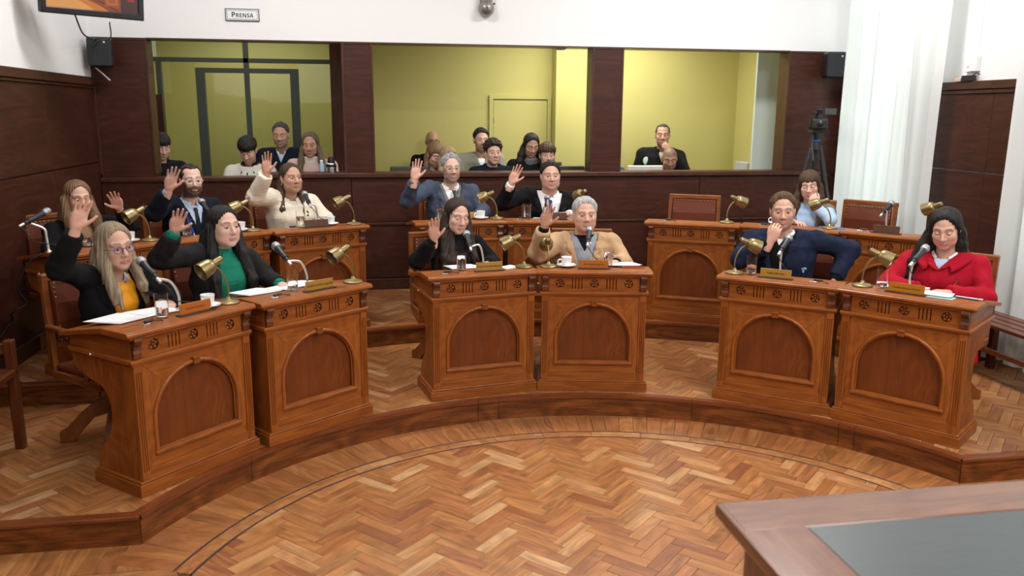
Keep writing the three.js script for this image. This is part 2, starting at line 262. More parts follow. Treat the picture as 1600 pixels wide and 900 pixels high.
{ const f = struct('floor', 'herringbone parquet floor with a curved inlaid border', 'floor');
  part(f, 'subfloor', bx(XL - .15, XR + .2, -.1, -.008, ZB, ZF + .15), M.grout);
  const RI = 1.955, list = [];
  for (const [i, j, w, h] of herringbone(-40, 62, -62, 62)) {
    const a0 = i * WB + GAP, a1 = (i + w) * WB - GAP, b0 = j * WB + GAP, b1 = (j + h) * WB - GAP, c = toXZ((a0 + a1) / 2, (b0 + b1) / 2);
    if (c[0] < XL || c[0] > XR || c[1] < -2.2 || c[1] > 2.6) continue;
    let pts = [toXZ(a0, b0), toXZ(a1, b0), toXZ(a1, b1), toXZ(a0, b1)]; const r = Math.hypot(...c);
    if (r > 1.75 && c[1] < -.62) { const far = Math.max(...pts.map(p => Math.hypot(...p))); if (far > RI) { for (const p of [pts[0], pts[1], pts[2], pts[3], c]) { const l = Math.hypot(...p); if (l > RI - .12) pts = clipHalf(pts, p[0] / l, p[1] / l, RI); } } }
    if (Math.abs(c[0]) > 1.8) pts = clipHalf(pts, 0, -1, .66);
    if (!convOK(pts)) continue; const cc = [pts.reduce((s, p) => s + p[0], 0) / pts.length, pts.reduce((s, p) => s + p[1], 0) / pts.length];
    list.push({ pts, c: cc, dir: w > h ? [S2, S2] : [-S2, S2] });
  }
  blocks(f, list, -.012, 0, 300);
  // inlaid band and border planks
  const A = 70 * D2R, arc = (r, t) => [r * Math.sin(t), -r * Math.cos(t)];
  for (let k = 0; k < 16; k++) { const t0 = lerp(-A, A, k / 16) + .0006, t1 = lerp(-A, A, (k + 1) / 16) - .0006, p = []; for (let q = 0; q <= 6; q++) p.push(arc(2.045, lerp(t0, t1, q / 6))); const o = []; for (let q = 6; q >= 0; q--) o.push(arc(1.972, lerp(t0, t1, q / 6)));
    const gs = []; for (let q = 0; q < 6; q++) gs.push(slabGeo([p[q], p[q + 1], o[5 - q], o[6 - q]], -.012, 0, [Math.cos((t0 + t1) / 2), Math.sin((t0 + t1) / 2)])); part(f, 'inlay_band', merge(gs), blockMats[[0, 1, 6, 0, 3][k % 5]]); }
  for (const [r0, r1] of [[1.958, 1.97], [2.047, 2.058]]) { const gs = []; for (let k = 0; k < 90; k++) { const t0 = lerp(-A, A, k / 90), t1 = lerp(-A, A, (k + 1) / 90); gs.push(slabGeo([arc(r1, t0), arc(r1, t1), arc(r0, t1), arc(r0, t0)], -.012, -.0002, [1, 0])); } part(f, 'inlay_line', merge(gs), M.inlay); }
  const NP = 60; for (let k = 0; k < NP; k++) { const t0 = lerp(-A, A, k / NP) + .0005, t1 = lerp(-A, A, (k + 1) / NP) - .0005, tm = (t0 + t1) / 2; part(f, 'border_plank', slabGeo([arc(2.37, t0), arc(2.37, t1), arc(2.06, t1), arc(2.06, t0)], -.012, 0, arc(1, tm)), blockMats[[7, 4, 0, 2, 6, 4, 7, 2, 5, 0][(rnd() * 10) | 0]]); }
  for (const s of [-1, 1]) for (let k = 0; k < 16; k++) { const x0 = s * (2.0 + k * .09), x1 = x0 + s * .088; part(f, 'border_plank', slabGeo([[x0, -.985], [x1, -.985], [x1, -.74], [x0, -.74]], -.012, -.0006, [0, 1]), blockMats[[0, 4, 6, 1, 7, 2][(rnd() * 6) | 0]]); }
  for (const s of [-1, 1]) part(f, 'inlay_band', slabGeo([[s * 1.93, -.73], [s * 3.42, -.73], [s * 3.42, -.67], [s * 1.9, -.67]], -.012, -.0004, [1, 0]), blockMats[1]);
}
function platform(name, label, R, y0, y1, zc, xc, seeds) {
  const o = struct(name, label, 'platform'); const outline = [], N = 72, A = Math.acos(-zc / R);
  const sh = new THREE.Shape(); // seen from above, (x, -z)
  sh.moveTo(XL, -zc + .012); sh.lineTo(-R * Math.sin(A), -zc + .012);
  for (let k = 1; k <= N; k++) { const t = lerp(-A, A, k / N); sh.lineTo((R + .012) * Math.sin(t), (R + .012) * Math.cos(t)); }
  sh.lineTo(XR, -zc + .012); sh.lineTo(XR, -ZB); sh.lineTo(XL, -ZB); sh.closePath();
  part(o, 'deck', ext(sh, y1 - y0 - .013).rotateX(-Math.PI / 2).translate(0, y0, 0), M.grout);
  // curved riser boards and nosing
  for (const [s0, s1] of seeds) { const a = [], n = Math.max(4, Math.round((s1 - s0) * 30)); const gs = [], ns = [];
    for (let k = 0; k < n; k++) { const t0 = lerp(s0, s1, k / n) + (k ? 0 : .0006), t1 = lerp(s0, s1, (k + 1) / n) - (k === n - 1 ? .0006 : 0), P = (r, t) => [r * Math.sin(t), -r * Math.cos(t)];
      const quad = (r0, r1, ya, yb, list) => { const b = new THREE.BufferGeometry(), v = [], u = []; const c = [[r0, t0], [r0, t1], [r1, t1], [r1, t0]].map(q => P(...q)); const f4 = (p, q) => { for (const i of [0, 1, 2, 0, 2, 3]) { v.push(...p[i]); u.push(...q[i]); } };
        const at = (i, y) => [c[i][0], y, c[i][1]], L = R * t0, L1 = R * t1;
        f4([at(1, ya), at(0, ya), at(0, yb), at(1, yb)].reverse(), [[ya, L1], [ya, L], [yb, L], [yb, L1]].reverse()); f4([at(0, yb), at(1, yb), at(2, yb), at(3, yb)].reverse(), [[r0, L], [r0, L1], [r1, L1], [r1, L]].reverse()); f4([at(0, ya), at(3, ya), at(2, ya), at(1, ya)].reverse(), [[r0, L], [r1, L], [r1, L1], [r0, L1]].reverse());
        b.setAttribute('position', new THREE.Float32BufferAttribute(v, 3)); b.setAttribute('uv', new THREE.Float32BufferAttribute(u, 2)); b.computeVertexNormals(); list.push(b); };
      quad(R, R + .02, y0, y1 - .022, gs); quad(R - .008, R + .055, y1 - .021, y1 - .005, ns); quad(R - .004, R + .055, y1 - .005, y1, ns); }
    part(o, 'riser_board', merge(gs), M.riser); part(o, 'nosing', merge(ns), M.nosing); }
  for (const [xa, xb] of [[XL + .02, -R * Math.sin(A) - .001], [R * Math.sin(A) + .001, XR - .03]]) { part(o, 'riser_board', guv(bx(xa, xb, y0, y1 - .022, zc - .02, zc), 'x'), M.riser); part(o, 'nosing', guv(rbx(xa, xb, y1 - .0216, y1 - .0006, zc - .055, zc + .008, .005), 'x'), M.nosing); }
  return o;
}
function deckBlocks(o, R, Rmax, zc, y1, limit) {
  const list = [];
  for (const [i, j, w, h] of herringbone(-95, 40, -70, 70)) {
    const a0 = i * WB + GAP, a1 = (i + w) * WB - GAP, b0 = j * WB + GAP, b1 = (j + h) * WB - GAP, c = toXZ((a0 + a1) / 2, (b0 + b1) / 2), r = Math.hypot(...c);
    if (c[0] < XL - .1 || c[0] > XR + .1 || c[1] > zc + .12 || c[1] < ZB - .1 || r < R - .1) continue;
    if (Rmax && r > Rmax && Math.abs(c[0]) < 3.2 && c[1] < -2.7) continue; if (Rmax && c[1] < -2.75 && r > Rmax) continue;
    let pts = [toXZ(a0, b0), toXZ(a1, b0), toXZ(a1, b1), toXZ(a0, b1)]; const l = r || 1;
    if (r < R + .3) pts = clipHalf(pts, -c[0] / l, -c[1] / l, -(R + .058));
    pts = clipHalf(pts, 0, 1, zc - .057); pts = clipHalf(pts, -1, 0, -XL - .02); pts = clipHalf(pts, 1, 0, XR - .03); pts = clipHalf(pts, 0, -1, -ZB - .02);
    if (!convOK(pts)) continue; list.push({ pts, c, dir: w > h ? [S2, S2] : [-S2, S2] });
  }
  blocks(o, list, y1 - .013, y1 - .0005, limit);
}
{ const a = platform('floor_platform', 'low curved wooden platform carrying the front row of desks', R1, 0, P1, -.972, 0, [[-1.14, -.82], [-.82, -.16], [-.16, -.1], [-.1, .45], [.45, .84], [.84, .88], [.88, 1.14]]);
  deckBlocks(a, R1, R2 + .12, -.972, P1, 300);
  const b = platform('floor_platform_001', 'second wooden platform carrying the rear row of desks', R2, P1, P2, -2.63, 0, [[-.81, -.3], [-.3, .2], [.2, .81]]);
  deckBlocks(b, R2, 0, -2.63, P2, 120); }

// ---------- desks ----------
const polar = (r, deg) => [r * Math.sin(deg * D2R), -r * Math.cos(deg * D2R)];
const DESK = {}; // key: [x, z, facing degrees, platform height, who or what marks it]
for (const [k, x, z, a, w] of [['A', -1.926, -1.439, 48.6, 'woman in mustard top'], ['B', -1.345, -1.946, 39.1, 'woman in green turtleneck'], ['C', -.318, -2.404, 10.4, 'young woman in black blazer'], ['D', .412, -2.393, -10.6, 'man in beige jacket'], ['E', 1.461, -1.917, -38.5, 'man with hand at his mouth'], ['F', 1.976, -1.393, -52, 'woman in red coat']]) DESK[k] = [x, z, a, P1, w];
for (const [k, p, a, w] of [['P3', -42.8, 47, 'woman with long fair brown hair'], ['P4', -32, 36, 'bearded man in navy suit'], ['G', -21, 25.2, 'woman in cream cardigan'], ['P6', -4.5, 5, 'grey haired man in blue grey suit'], ['P8', 6.3, -7, 'man in black suit'], ['H', 23.3, -27.4, ''], ['P11', 34.3, -38, 'woman in pale blue shirt'], ['LAST', 45.2, -49, '']]) { const q = polar(3.89, p); DESK[k] = [q[0], q[1], a, P2, w]; }
function loc(k, x, y, z) { const [X, Z, a, h] = DESK[k], c = Math.cos(a * D2R), s = Math.sin(a * D2R); return [X + x * c + z * s, h + y, Z - x * s + z * c]; }
const topY = z => z > -.17 ? .825 : .825 - (-.17 - z) * .18;
const deskLabel = k => k === 'H' ? 'carved oak desk without microphone before an empty leather chair' : k === 'LAST' ? 'carved oak desk with microphone before an empty chair by the curtain' : 'carved oak desk where the ' + DESK[k][4] + ' sits';
function makeDesk(k) {
  const [X, Z, a, h] = DESK[k], d = thing('council_desk', deskLabel(k), 'desk', [X, h, Z], a * D2R, 'carved council desks');
  const P = (n, g, m, ax = 'x') => part(d, n, guv(g, ax), m);
  P('plinth', merge(rbx(-.368, .368, 0, .062, -.01, .018, .003, 1), bx(-.368, -.338, 0, .062, -.355, -.01), bx(.338, .368, 0, .062, -.355, -.01), rbx(-.36, .36, .06, .075, -.012, .011, .006), bx(-.36, -.338, .06, .073, -.35, -.012), bx(.338, .36, .06, .073, -.35, -.012)), M.oak);
  const back = new THREE.CatmullRomCurve3([[-.495, .662], [-.49, .62], [-.461, .572], [-.4, .548], [-.359, .533], [-.3, .522], [-.25, .5], [-.215, .455], [-.203, .39], [-.208, .33], [-.235, .27], [-.28, .216], [-.325, .165], [-.35, .12], [-.353, .06]].map(p => V(p[0], p[1], 0))).getPoints(36).map(p => [p.x, p.y]);
  for (const s of [-1, 1]) {
    P('side_panel', extX([[-.016, .06], [-.016, .662], ...back], s < 0 ? -.342 : .32, s < 0 ? -.32 : .342), M.oak, 'y');
    P('frieze_side', rbx(s < 0 ? -.345 : .327, s < 0 ? -.327 : .345, .684, .735, -.5, -.006, .002, 1), M.oak, 'z');
    P('frieze_side', extX([[-.006, .735], [-.006, .79], [-.17, .79], [-.5, .74], [-.5, .735]], s < 0 ? -.345 : .327, s < 0 ? -.327 : .345), M.oak, 'z');
    // fluted pilaster
    const q = [[-.0225, -.02]], fl = [-.0115, 0, .0115]; q.push([-.0225, .008]); for (const f of fl) q.push([f - .0037, .008], [f - .002, .003], [f + .002, .003], [f + .0037, .008]); q.push([.0225, .008], [.0225, -.02]);
    P('pilaster', merge(ext(poly(q.map(p => [p[0], -p[1]])), .5).rotateX(-Math.PI / 2).translate(s * .3225, .12, 0), bx(s * .3225 - .0225, s * .3225 + .0225, .075, .12, -.02, .008), bx(s * .3225 - .0225, s * .3225 + .0225, .62, .657, -.02, .008)), M.oak, 'y');
    // corbel under the top
    P('corbel', merge(extX([[-.004, .686], [.016, .69], [.018, .715], [.012, .735], [.02, .752], [.03, .765], [.034, .778], [.03, .79], [-.004, .79]], s * .3225 - .02, s * .3225 + .02), ...[-.013, -.0045, .004, .0125].map(o => cyl(.004, .004, .006, 0, 0, 0, 8).rotateX(Math.PI / 2).translate(s * .3225 + o, .776, .031)), extX([[.012, .735], [.022, .738], [.022, .746], [.012, .75]], s * .3225 - .021, s * .3225 + .021)), M.oakDark, 'y');
  }
  // front frame with arched opening
  const RO = .243, yc = .352, arch = (t0, t1, n = 10) => Array.from({ length: n + 1 }, (_, i) => { const t = lerp(t0, t1, i / n) * D2R; return [RO * Math.cos(t), yc + RO * Math.sin(t)]; });
  P('stile', ext(poly([[-.3, .128], [-RO, .186], [-RO, yc], ...arch(180, 135), [-.3, .657]]), .022, .0008).translate(0, 0, -.022), M.oak, 'y');
  P('stile', ext(poly([[.3, .128], [RO, .186], [RO, yc], ...arch(0, 45), [.3, .657]]), .022, .0008).translate(0, 0, -.022), M.oak, 'y');
  P('top_rail', ext(poly([[-.2992, .657], ...arch(134.8, 45.2, 18), [.2992, .657]]), .022, .0008).translate(0, 0, -.022), M.oak, 'x');
  P('bottom_rail', ext(poly([[-.299, .128], [.299, .128], [RO, .1855], [-RO, .1855]]), .022, .0008).translate(0, 0, -.022), M.oak, 'x');
  P('base_band', rbx(-.3, .3, .075, .127, -.02, .006, .002, 1), M.oak, 'x');
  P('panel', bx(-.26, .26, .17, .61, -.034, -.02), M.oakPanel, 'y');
  const curve = new THREE.CurvePath(), pth = [[-.25, .195], [-.25, .352]]; const cp = [V(-.25, .195, .001), V(-.25, .27, .001)]; for (let i = 0; i <= 20; i++) { const t = Math.PI * (1 - i / 20); cp.push(V(.25 * Math.cos(t), .352 + .25 * Math.sin(t), .001)); } cp.push(V(.25, .27, .001), V(.25, .195, .001));
  const am = P('arch_moulding', merge(new THREE.TubeGeometry(new THREE.CatmullRomCurve3(cp), 60, .0115, 8), new THREE.TubeGeometry(new THREE.CatmullRomCurve3(cp.map(p => V(p.x * .95, .352 + (p.y - .352) * (p.y > .352 ? .95 : 1), -.01))), 60, .006, 6)), M.oak, 'y');
  part(am, 'keystone', guv(merge(rbx(-.019, .019, .586, .622, -.01, .02, .004), rbx(-.022, .022, .614, .624, -.008, .023, .003)), 'x'), M.oak);
  P('sill_moulding', merge(rbx(-.264, .264, .183, .204, -.02, .013, .007, 3), rbx(-.255, .255, .2, .21, -.02, .004, .003)), M.oak, 'x');
  // carved frieze
  const fr = poly([[-.3, .686], [.3, .686], [.3, .787], [-.3, .787]]);
  for (const s of [-1, 1]) for (let i = 0; i < 4; i++) { const x = s * .113 + (i - 1.5) * .0205, w = .0034; const hole = new THREE.Path(); hole.moveTo(x - w, .708); hole.lineTo(x - w, .766); hole.absarc(x, .768, w, Math.PI, 0, true); hole.lineTo(x + w, .708); hole.absarc(x, .706, w, 0, -Math.PI, true); fr.holes.push(hole); }
  for (const x of [-.226, 0, .226]) { const hole = new THREE.Path(); hole.absarc(x, .738, .033, 0, Math.PI * 2, true); fr.holes.push(hole); }
  P('frieze', ext(fr, .02, 0, 10).translate(0, 0, -.016), M.oak, 'x'); P('frieze_backing', bx(-.305, .305, .684, .79, -.03, -.0155), M.oak, 'x');
  for (const x of [-.226, 0, .226]) {
    const g = [new THREE.TorusGeometry(.0305, .0028, 6, 24).translate(x, .738, .003)];
    for (let i = 0; i < 5; i++) { const t = i * 72 * D2R + Math.PI / 2; g.push(new THREE.SphereGeometry(1, 8, 6).scale(.0078, .0092, .006).rotateZ(t - Math.PI / 2).translate(x + .0185 * Math.cos(t), .738 + .0185 * Math.sin(t), -.005)); const u = t + 36 * D2R; g.push(new THREE.ConeGeometry(.0035, .014, 6).rotateZ(u - Math.PI / 2).translate(x + .021 * Math.cos(u), .738 + .021 * Math.sin(u), -.007)); }
    g.push(new THREE.SphereGeometry(.0065, 8, 6).translate(x, .738, -.003)); P('rosette', merge(g), M.oak, 'x');
  }
  P('lower_cornice', merge(rbx(-.36, .36, .664, .685, -.01, .018, .007, 3), rbx(-.352, .352, .655, .666, -.01, .01, .003), rbx(-.36, -.335, .662, .685, -.5, -.009, .006), rbx(.335, .36, .662, .685, -.5, -.009, .006)), M.oak, 'x');
  P('desk_top', merge(extX([[.022, .795], [.036, .803], [.036, .814], [.03, .818], [.028, .823], [.022, .825], [-.1695, .825], [-.1695, .795]], -.379, .379, .003), rbx(-.362, .362, .783, .798, -.17, .022, .006)), M.oak, 'x');
  P('writing_slope', extX([[-.1705, .825], [-.53, .76], [-.536, .753], [-.53, .738], [-.1705, .797]], -.379, .379, .003), M.oak, 'x');
  P('back_rail', bx(-.33, .33, .66, .735, -.5, -.485), M.oak, 'x');
  const lt = part(d, 'latch', sph(.008, 0, 0, 0, 10, 8).translate(-.364, .673, -.3), M.chrome); return d;
}
let deskProto = null;
for (const k of Object.keys(DESK)) { if (!deskProto) deskProto = makeDesk(k); else { const [X, Z, a, h] = DESK[k]; dup(deskProto, [X, h, Z], a * D2R, deskLabel(k)); } }

// ---------- chairs ----------
function makeChair(label, pos, turn) {
  const c = thing('council_chair', label, 'chair', pos, turn, 'leather council chairs');
  const P = (n, g, m, ax = 'y') => part(c, n, guv(g, ax), m);
  for (const s of [-1, 1]) P('back_post', extX([[-.25, .945], [-.215, .95], [-.19, .6], [-.175, .38], [-.21, .38], [-.225, .6]], s < 0 ? -.235 : .2, s < 0 ? -.2 : .235, .004), M.chair);
  P('back_rail', rbx(-.235, .235, .92, .962, -.262, -.212, .01, 3), M.chair, 'x'); P('back_rail', rbx(-.2, .2, .55, .585, -.228, -.196, .004), M.chair, 'x');
  const pad = P('back_pad', extX([[-.232, .918], [-.208, .918], [-.17, .8], [-.165, .7], [-.18, .59], [-.215, .59]], -.195, .195, .008), M.leather, 'x');
  const st = []; for (let i = 0; i <= 12; i++) { st.push(sph(.0055, -.18 + i * .03, .911, -.199, 8, 6), sph(.0055, -.18 + i * .03, .595, -.176, 8, 6)); } for (let i = 1; i < 12; i++) for (const s of [-1, 1]) { const y = .595 + i * .0265; st.push(sph(.0055, s * .184, y, lerp(-.172, -.198, i / 12) - .0 + .012 * Math.sin(i / 12 * 3.1), 8, 6)); }
  const sm = part(pad, 'studs', merge(st), M.stud); sm.userData.kind = 'stuff';
  P('seat_frame', rbx(-.24, .24, .385, .43, -.2, .24, .008), M.chair, 'x'); P('seat_pad', rbx(-.225, .225, .425, .468, -.185, .228, .02, 3), M.leather, 'x');
  for (const s of [-1, 1]) { P('armrest', tube([[s * .235, .675, -.2], [s * .25, .68, -.05], [s * .25, .665, .1], [s * .24, .62, .16], [s * .235, .5, .14], [s * .235, .41, .12]], .017, 30, 8), M.chair); }
  P('swivel_post', merge(cyl(.035, .035, .2, 0, .19, 0), cyl(.06, .06, .03, 0, .36, 0)), M.chair);
  for (let i = 0; i < 4; i++) { const g = extX([[0, .25], [.1, .24], [.2, .16], [.28, .075], [.31, .06], [.31, .0], [.24, .0], [.2, .05], [.12, .14], [0, .17]], -.022, .022, .005); P('foot', g.rotateY(i * Math.PI / 2 + Math.PI / 4), M.chair); }
  return c;
}
let chairProto = null;
const CH = { A: [.05, -.78, 0], B: [-.15, -.8, 0], C: [-.02, -.8, 0], D: [-.02, -.8, 0], E: [-.02, -.82, -6], F: [.0, -.8, 0], P3: [.12, -.8, 0], P4: [.08, -.8, 0], G: [.0, -.8, 0], P6: [.04, -.8, 0], P8: [.06, -.8, 0], H: [-.08, -.8, 0], P11: [-.02, -.8, 0], LAST: [-.5, -.86, -6] };
for (const k in CH) { const [x, z, t] = CH[k], l = k === 'H' ? 'empty brown leather chair at the desk without microphone' : k === 'LAST' ? 'empty brown leather chair in front of the white curtain' : 'brown leather chair under the ' + DESK[k][4];
  const pos = loc(k, x, 0, z), a = (DESK[k][2] + t) * D2R; if (!chairProto) chairProto = makeChair(l, pos, a); else dup(chairProto, pos, a, l); }

// ---------- things on the desks ----------
const onDesk = (k, x, z) => loc(k, x, topY(z), z), turnOf = k => DESK[k][2] * D2R;
const at = k => k === 'H' ? 'on the desk without microphone' : k === 'LAST' ? 'on the desk by the curtain' : 'on the desk of the ' + DESK[k][4];
function makeLamp(label, pos, turn, lean, el) { // lean: direction of the shade on the desk, in radians from +x towards +z
  const t = thing('desk_lamp', label, 'lamp', pos, turn, 'brass desk lamps');
  part(t, 'base', lathe([[0, 0], [.056, 0], [.06, .004], [.058, .01], [.046, .015], [.02, .019], [.012, .026], [.0095, .036], [0, .036]]), M.brass);
  const g = new THREE.Group(); g.rotation.y = -lean; const H = el;
  const mk = (n, geo, m) => { geo.rotateY(-lean); return part(t, n, geo, m); };
  mk('neck', tube([[.02, .02, 0], [.022, .06, 0], [.012, .12, 0], [-.005, .16, 0], [.02, .19, 0], [.045, .2, 0]].map(p => [p[0] * (1) + 0, p[1] * H, p[2]]).map((p, i) => [[.0, .02, 0], [-.004, .06 * H, 0], [.006, .115 * H, 0], [.03, .158 * H, 0], [.055, .18 * H, 0], [.075, .188 * H, 0]][i]), .0052, 28, 8), M.brass);
  const joint = [.085, .197 * H, 0], ax = -24 * D2R; // shade axis points away and down
  const tr = gg => gg.rotateZ(-Math.PI / 2 + ax).translate(...joint);
  // lathe along +y becomes the shade axis
  const sh = mk('shade', tr(lathe([[.012, -.012], [.026, -.009], [.036, .002], [.0415, .018], [.044, .04], [.0465, .066], [.0485, .074], [.0465, .072], [.0425, .04], [.039, .018], [.032, .005], [.01, -.004]], 24)), M.brass);
  const so = tr(merge(lathe([[0, -.068], [.013, -.068], [.016, -.062], [.0175, -.05], [.018, -.02], [.021, -.014], [.015, -.006]], 18))); so.rotateY(-lean); part(t, 'socket', so, M.brass);
  const bu = tr(sph(.018, 0, .034, 0, 12, 8)); bu.rotateY(-lean); part(sh, 'bulb', bu, M.white);
  mk('cord', tube([[.03, .24 * H, 0], [.012, .25 * H, 0.008], [.018, .21 * H, .012], [.05, .185 * H, .008]], .0022, 14, 6), M.black);
  return t;
}
const LAMP = { A: [.31, -.1, Math.PI + .1, 1.12], B: [.325, -.085, Math.PI, 1], C: [.318, -.12, Math.PI + .1, .95], D: [-.3, -.12, -Math.PI / 2 - .1, .8], E: [-.296, -.1, -.6, 1], F: [-.285, -.11, -.15, 1], P3: [.285, -.09, Math.PI + .1, 1], P4: [.277, -.09, Math.PI + .2, 1], G: [.29, -.07, Math.PI, 1], P6: [.325, -.13, Math.PI + .1, 1], P8: [.32, -.12, Math.PI + 1.1, 1.05], H: [.272, -.12, -.6, .95], P11: [.291, -.12, Math.PI, 1], LAST: [.32, -.12, Math.PI + .3, 1.1] };
for (const k in LAMP) { const [x, z, l, e] = LAMP[k]; makeLamp('brass desk lamp ' + at(k), onDesk(k, x, z), turnOf(k), l, e); }

function makeMic(k, bx_, by, bz, sx, sz, straight) { // ball position, foot position, all in the desk frame
  const t = thing('microphone', 'stand microphone ' + at(k), 'microphone', onDesk(k, sx, sz), turnOf(k), 'desk microphones');
  const B = V(bx_ - sx, by - topY(sz), bz - sz), dir = straight ? V(.9, .35, -.1).normalize().negate() : V(-.12, -.42, .9).normalize(), tail = B.clone().addScaledVector(dir, .165), mid = B.clone().addScaledVector(dir, .12);
  const q = new THREE.Quaternion().setFromUnitVectors(V(0, 1, 0), dir), put = g => { g.applyQuaternion(q); return g.translate(B.x, B.y, B.z); };
  part(t, 'foot', lathe([[0, 0], [.022, 0], [.022, .006], [.012, .012], [.008, .02], [0, .02]]), M.chrome);
  part(t, 'stand', straight ? tube([[0, .01, 0], [-.006, .1, 0], [-.012, mid.y - .06, 0], [mid.x, mid.y - .02, mid.z]], .008, 20, 10) : tube([[0, .01, 0], [-.004, .08, .004], [lerp(0, mid.x, .35), .16, lerp(0, mid.z, .3) + .01], [mid.x, mid.y - .02, mid.z + .012], [mid.x, mid.y - .012, mid.z]], .0062, 28, 10), straight ? M.silver : M.silver);
  part(t, 'clip', put(cyl(.017, .017, .035, 0, .1, 0, 14)), M.black);
  const body = part(t, 'body', put(lathe([[.02, .022], [.021, .03], [.0165, .055], [.0145, .1], [.012, .15], [.0115, .166], [0, .166]], 16)), M.gunmetal);
  part(body, 'plug', put(cyl(.009, .008, .035, 0, .166, 0, 12)), M.silver);
  part(t, 'grille', put(merge(lathe([[0, -.026], [.012, -.024], [.021, -.014], [.0245, 0], [.0235, .014], [.02, .024]], 18), new THREE.TorusGeometry(.0245, .002, 6, 20).rotateX(Math.PI / 2))), M.grille);
  const e = B.clone().addScaledVector(dir, .2);
  part(t, 'cable', tube([[e.x, e.y, e.z], [e.x + .02, e.y - .03, e.z + .03], [e.x + .05, e.y * .5, e.z + .035], [.06, .03, .0], [.05, .004, -.02]], .0026, 24, 6), M.black);
  return t;
}
const MIC = { A: [-.071, 1.093, -.27, .06, -.17], B: [-.077, 1.074, -.27, .05, -.16], C: [-.036, 1.046, -.27, .045, -.16], D: [-.021, 1.058, -.27, -.01, -.16], E: [-.003, 1.057, -.27, -.02, -.16], F: [.001, 1.07, -.27, -.03, -.16], P4: [-.017, 1.048, -.27, .03, -.16], G: [-.025, 1.063, -.27, .03, -.16], P6: [.001, 1.052, -.27, .03, -.16], P8: [-.002, .986, -.27, .0, -.16], P11: [-.041, 1.034, -.27, -.04, -.16], LAST: [-.086, 1.031, -.27, -.08, -.17] };
for (const k in MIC) makeMic(k, ...MIC[k]); makeMic('P3', -.29, 1.065, -.27, -.33, -.22, true);

const glassGeo = lathe([[0, 0], [.03, 0], [.0315, .002], [.034, .125], [.0328, .125], [.0303, .012], [0, .01]], 24);
function makeGlass(k, x, z, fill) { const t = thing('water_glass', 'glass of water ' + at(k), 'glass', onDesk(k, x, z), turnOf(k), 'water glasses'); part(t, 'tumbler', glassGeo, M.glass); part(t, 'water', lathe([[0, .0105], [.0301, .0125], [lerp(.0303, .0328, fill) - .0002, .012 + fill * .11], [0, .012 + fill * .11]], 24), M.water); }
for (const [k, x, z, f] of [['A', -.09, -.105, .7], ['B', -.071, -.13, .45], ['C', -.115, -.13, .8], ['D', .103, -.14, .8], ['E', -.192, -.11, .45], ['F', -.178, -.13, .25], ['P3', -.109, -.16, .5], ['P4', -.2, -.14, .6], ['G', -.11, -.16, .6], ['P6', -.146, -.15, .7], ['P8', -.179, -.15, .85]]) makeGlass(k, x, z, f);
const saucerGeo = lathe([[0, .003], [.03, .003], [.055, .012], [.066, .017], [.067, .0155], [.055, .0095], [.032, 0], [0, 0]], 28);
const cupGeo = merge(lathe([[0, .0], [.022, 0], [.024, .003], [.032, .02], [.036, .06], [.0365, .066], [.034, .065], [.031, .022], [.02, .008], [0, .006]], 26), new THREE.TorusGeometry(.017, .0042, 8, 16).translate(-.049, .034, 0));
for (const [k, x, z] of [['A', .187, -.11], ['P3', .17, -.14], ['P4', .2, -.13], ['G', .12, -.13], ['P6', .193, -.14], ['D', -.179, -.13], ['P11', -.115, -.15]]) {
  const p = onDesk(k, x, z), s = new THREE.Mesh(saucerGeo, M.porcelain); s.name = numbered('saucer'); s.position.set(...p); scene.add(s); tag(s, 'white saucer under cup ' + at(k), 'saucer', 'coffee saucers');
  const c = thing('coffee_cup', 'white coffee cup ' + at(k), 'cup', [p[0], p[1] + .0035, p[2]], turnOf(k) + .4, 'coffee cups'); part(c, 'cup_body', cupGeo, M.porcelain);
}
// name plates
function textTex(text, bg, fg, w = 512, h = 128, font = 'bold 44px sans-serif') {
  const c = document.createElement('canvas'); c.width = w; c.height = h; const x = c.getContext('2d'); x.fillStyle = bg; x.fillRect(0, 0, w, h); x.fillStyle = fg; x.font = font; x.textAlign = 'center'; x.textBaseline = 'middle'; x.fillText(text, w / 2, h * .52); const t = new THREE.CanvasTexture(c); t.colorSpace = THREE.SRGBColorSpace; return t;
}
function plate(k, x, z, text, bg, gold, w = .19) {
  const t = thing('name_plate', (text ? (gold ? 'gold' : 'orange brown') + ' lettered name plate ' : gold ? 'small gold name plate ' : 'plain dark brown name plate ') + at(k), 'name plate', onDesk(k, x, z), turnOf(k), 'desk name plates');
  part(t, 'base', rbx(-w / 2 - .012, w / 2 + .012, 0, .006, -.022, .022, .002), M.black);
  const m = new THREE.MeshStandardMaterial({ color: C(1, 1, 1), roughness: .35, metalness: gold ? .25 : 0 }); if (text) m.map = textTex(text, bg, '#140a05', 512, 128, gold ? 'bold 46px sans-serif' : 'bold 36px sans-serif'); else m.color.set(bg);
  const face = new THREE.PlaneGeometry(w - .004, .05).translate(0, .032, .0026), pl = part(t, 'plate', merge(rbx(-w / 2, w / 2, .006, .059, -.0025, .0022, .002)).rotateX(-.12), std(gold ? [.42, .25, .07] : text ? [.36, .13, .02] : [.09, .035, .015], { roughness: .4 }));
  if (text) part(pl, 'lettering', face.rotateX(-.12), m);
}
plate('A', .07, -.055, 'Verónica Del Moro', '#a8590f', false); plate('B', .06, -.05, 'Liliana Camila Lagraña', '#a97a2c', true); plate('C', .055, -.06, 'Vilma Pascolini Bustos', '#ad8030', true, .18); plate('D', .0, -.06, 'Mario Antonio Aguilar', '#aa5d12', false); plate('E', -.03, -.06, 'Pablo Bovino', '#ad7f34', true); plate('F', -.02, -.06, 'Claudia Marina Villalba', '#a5660f', false, .2);
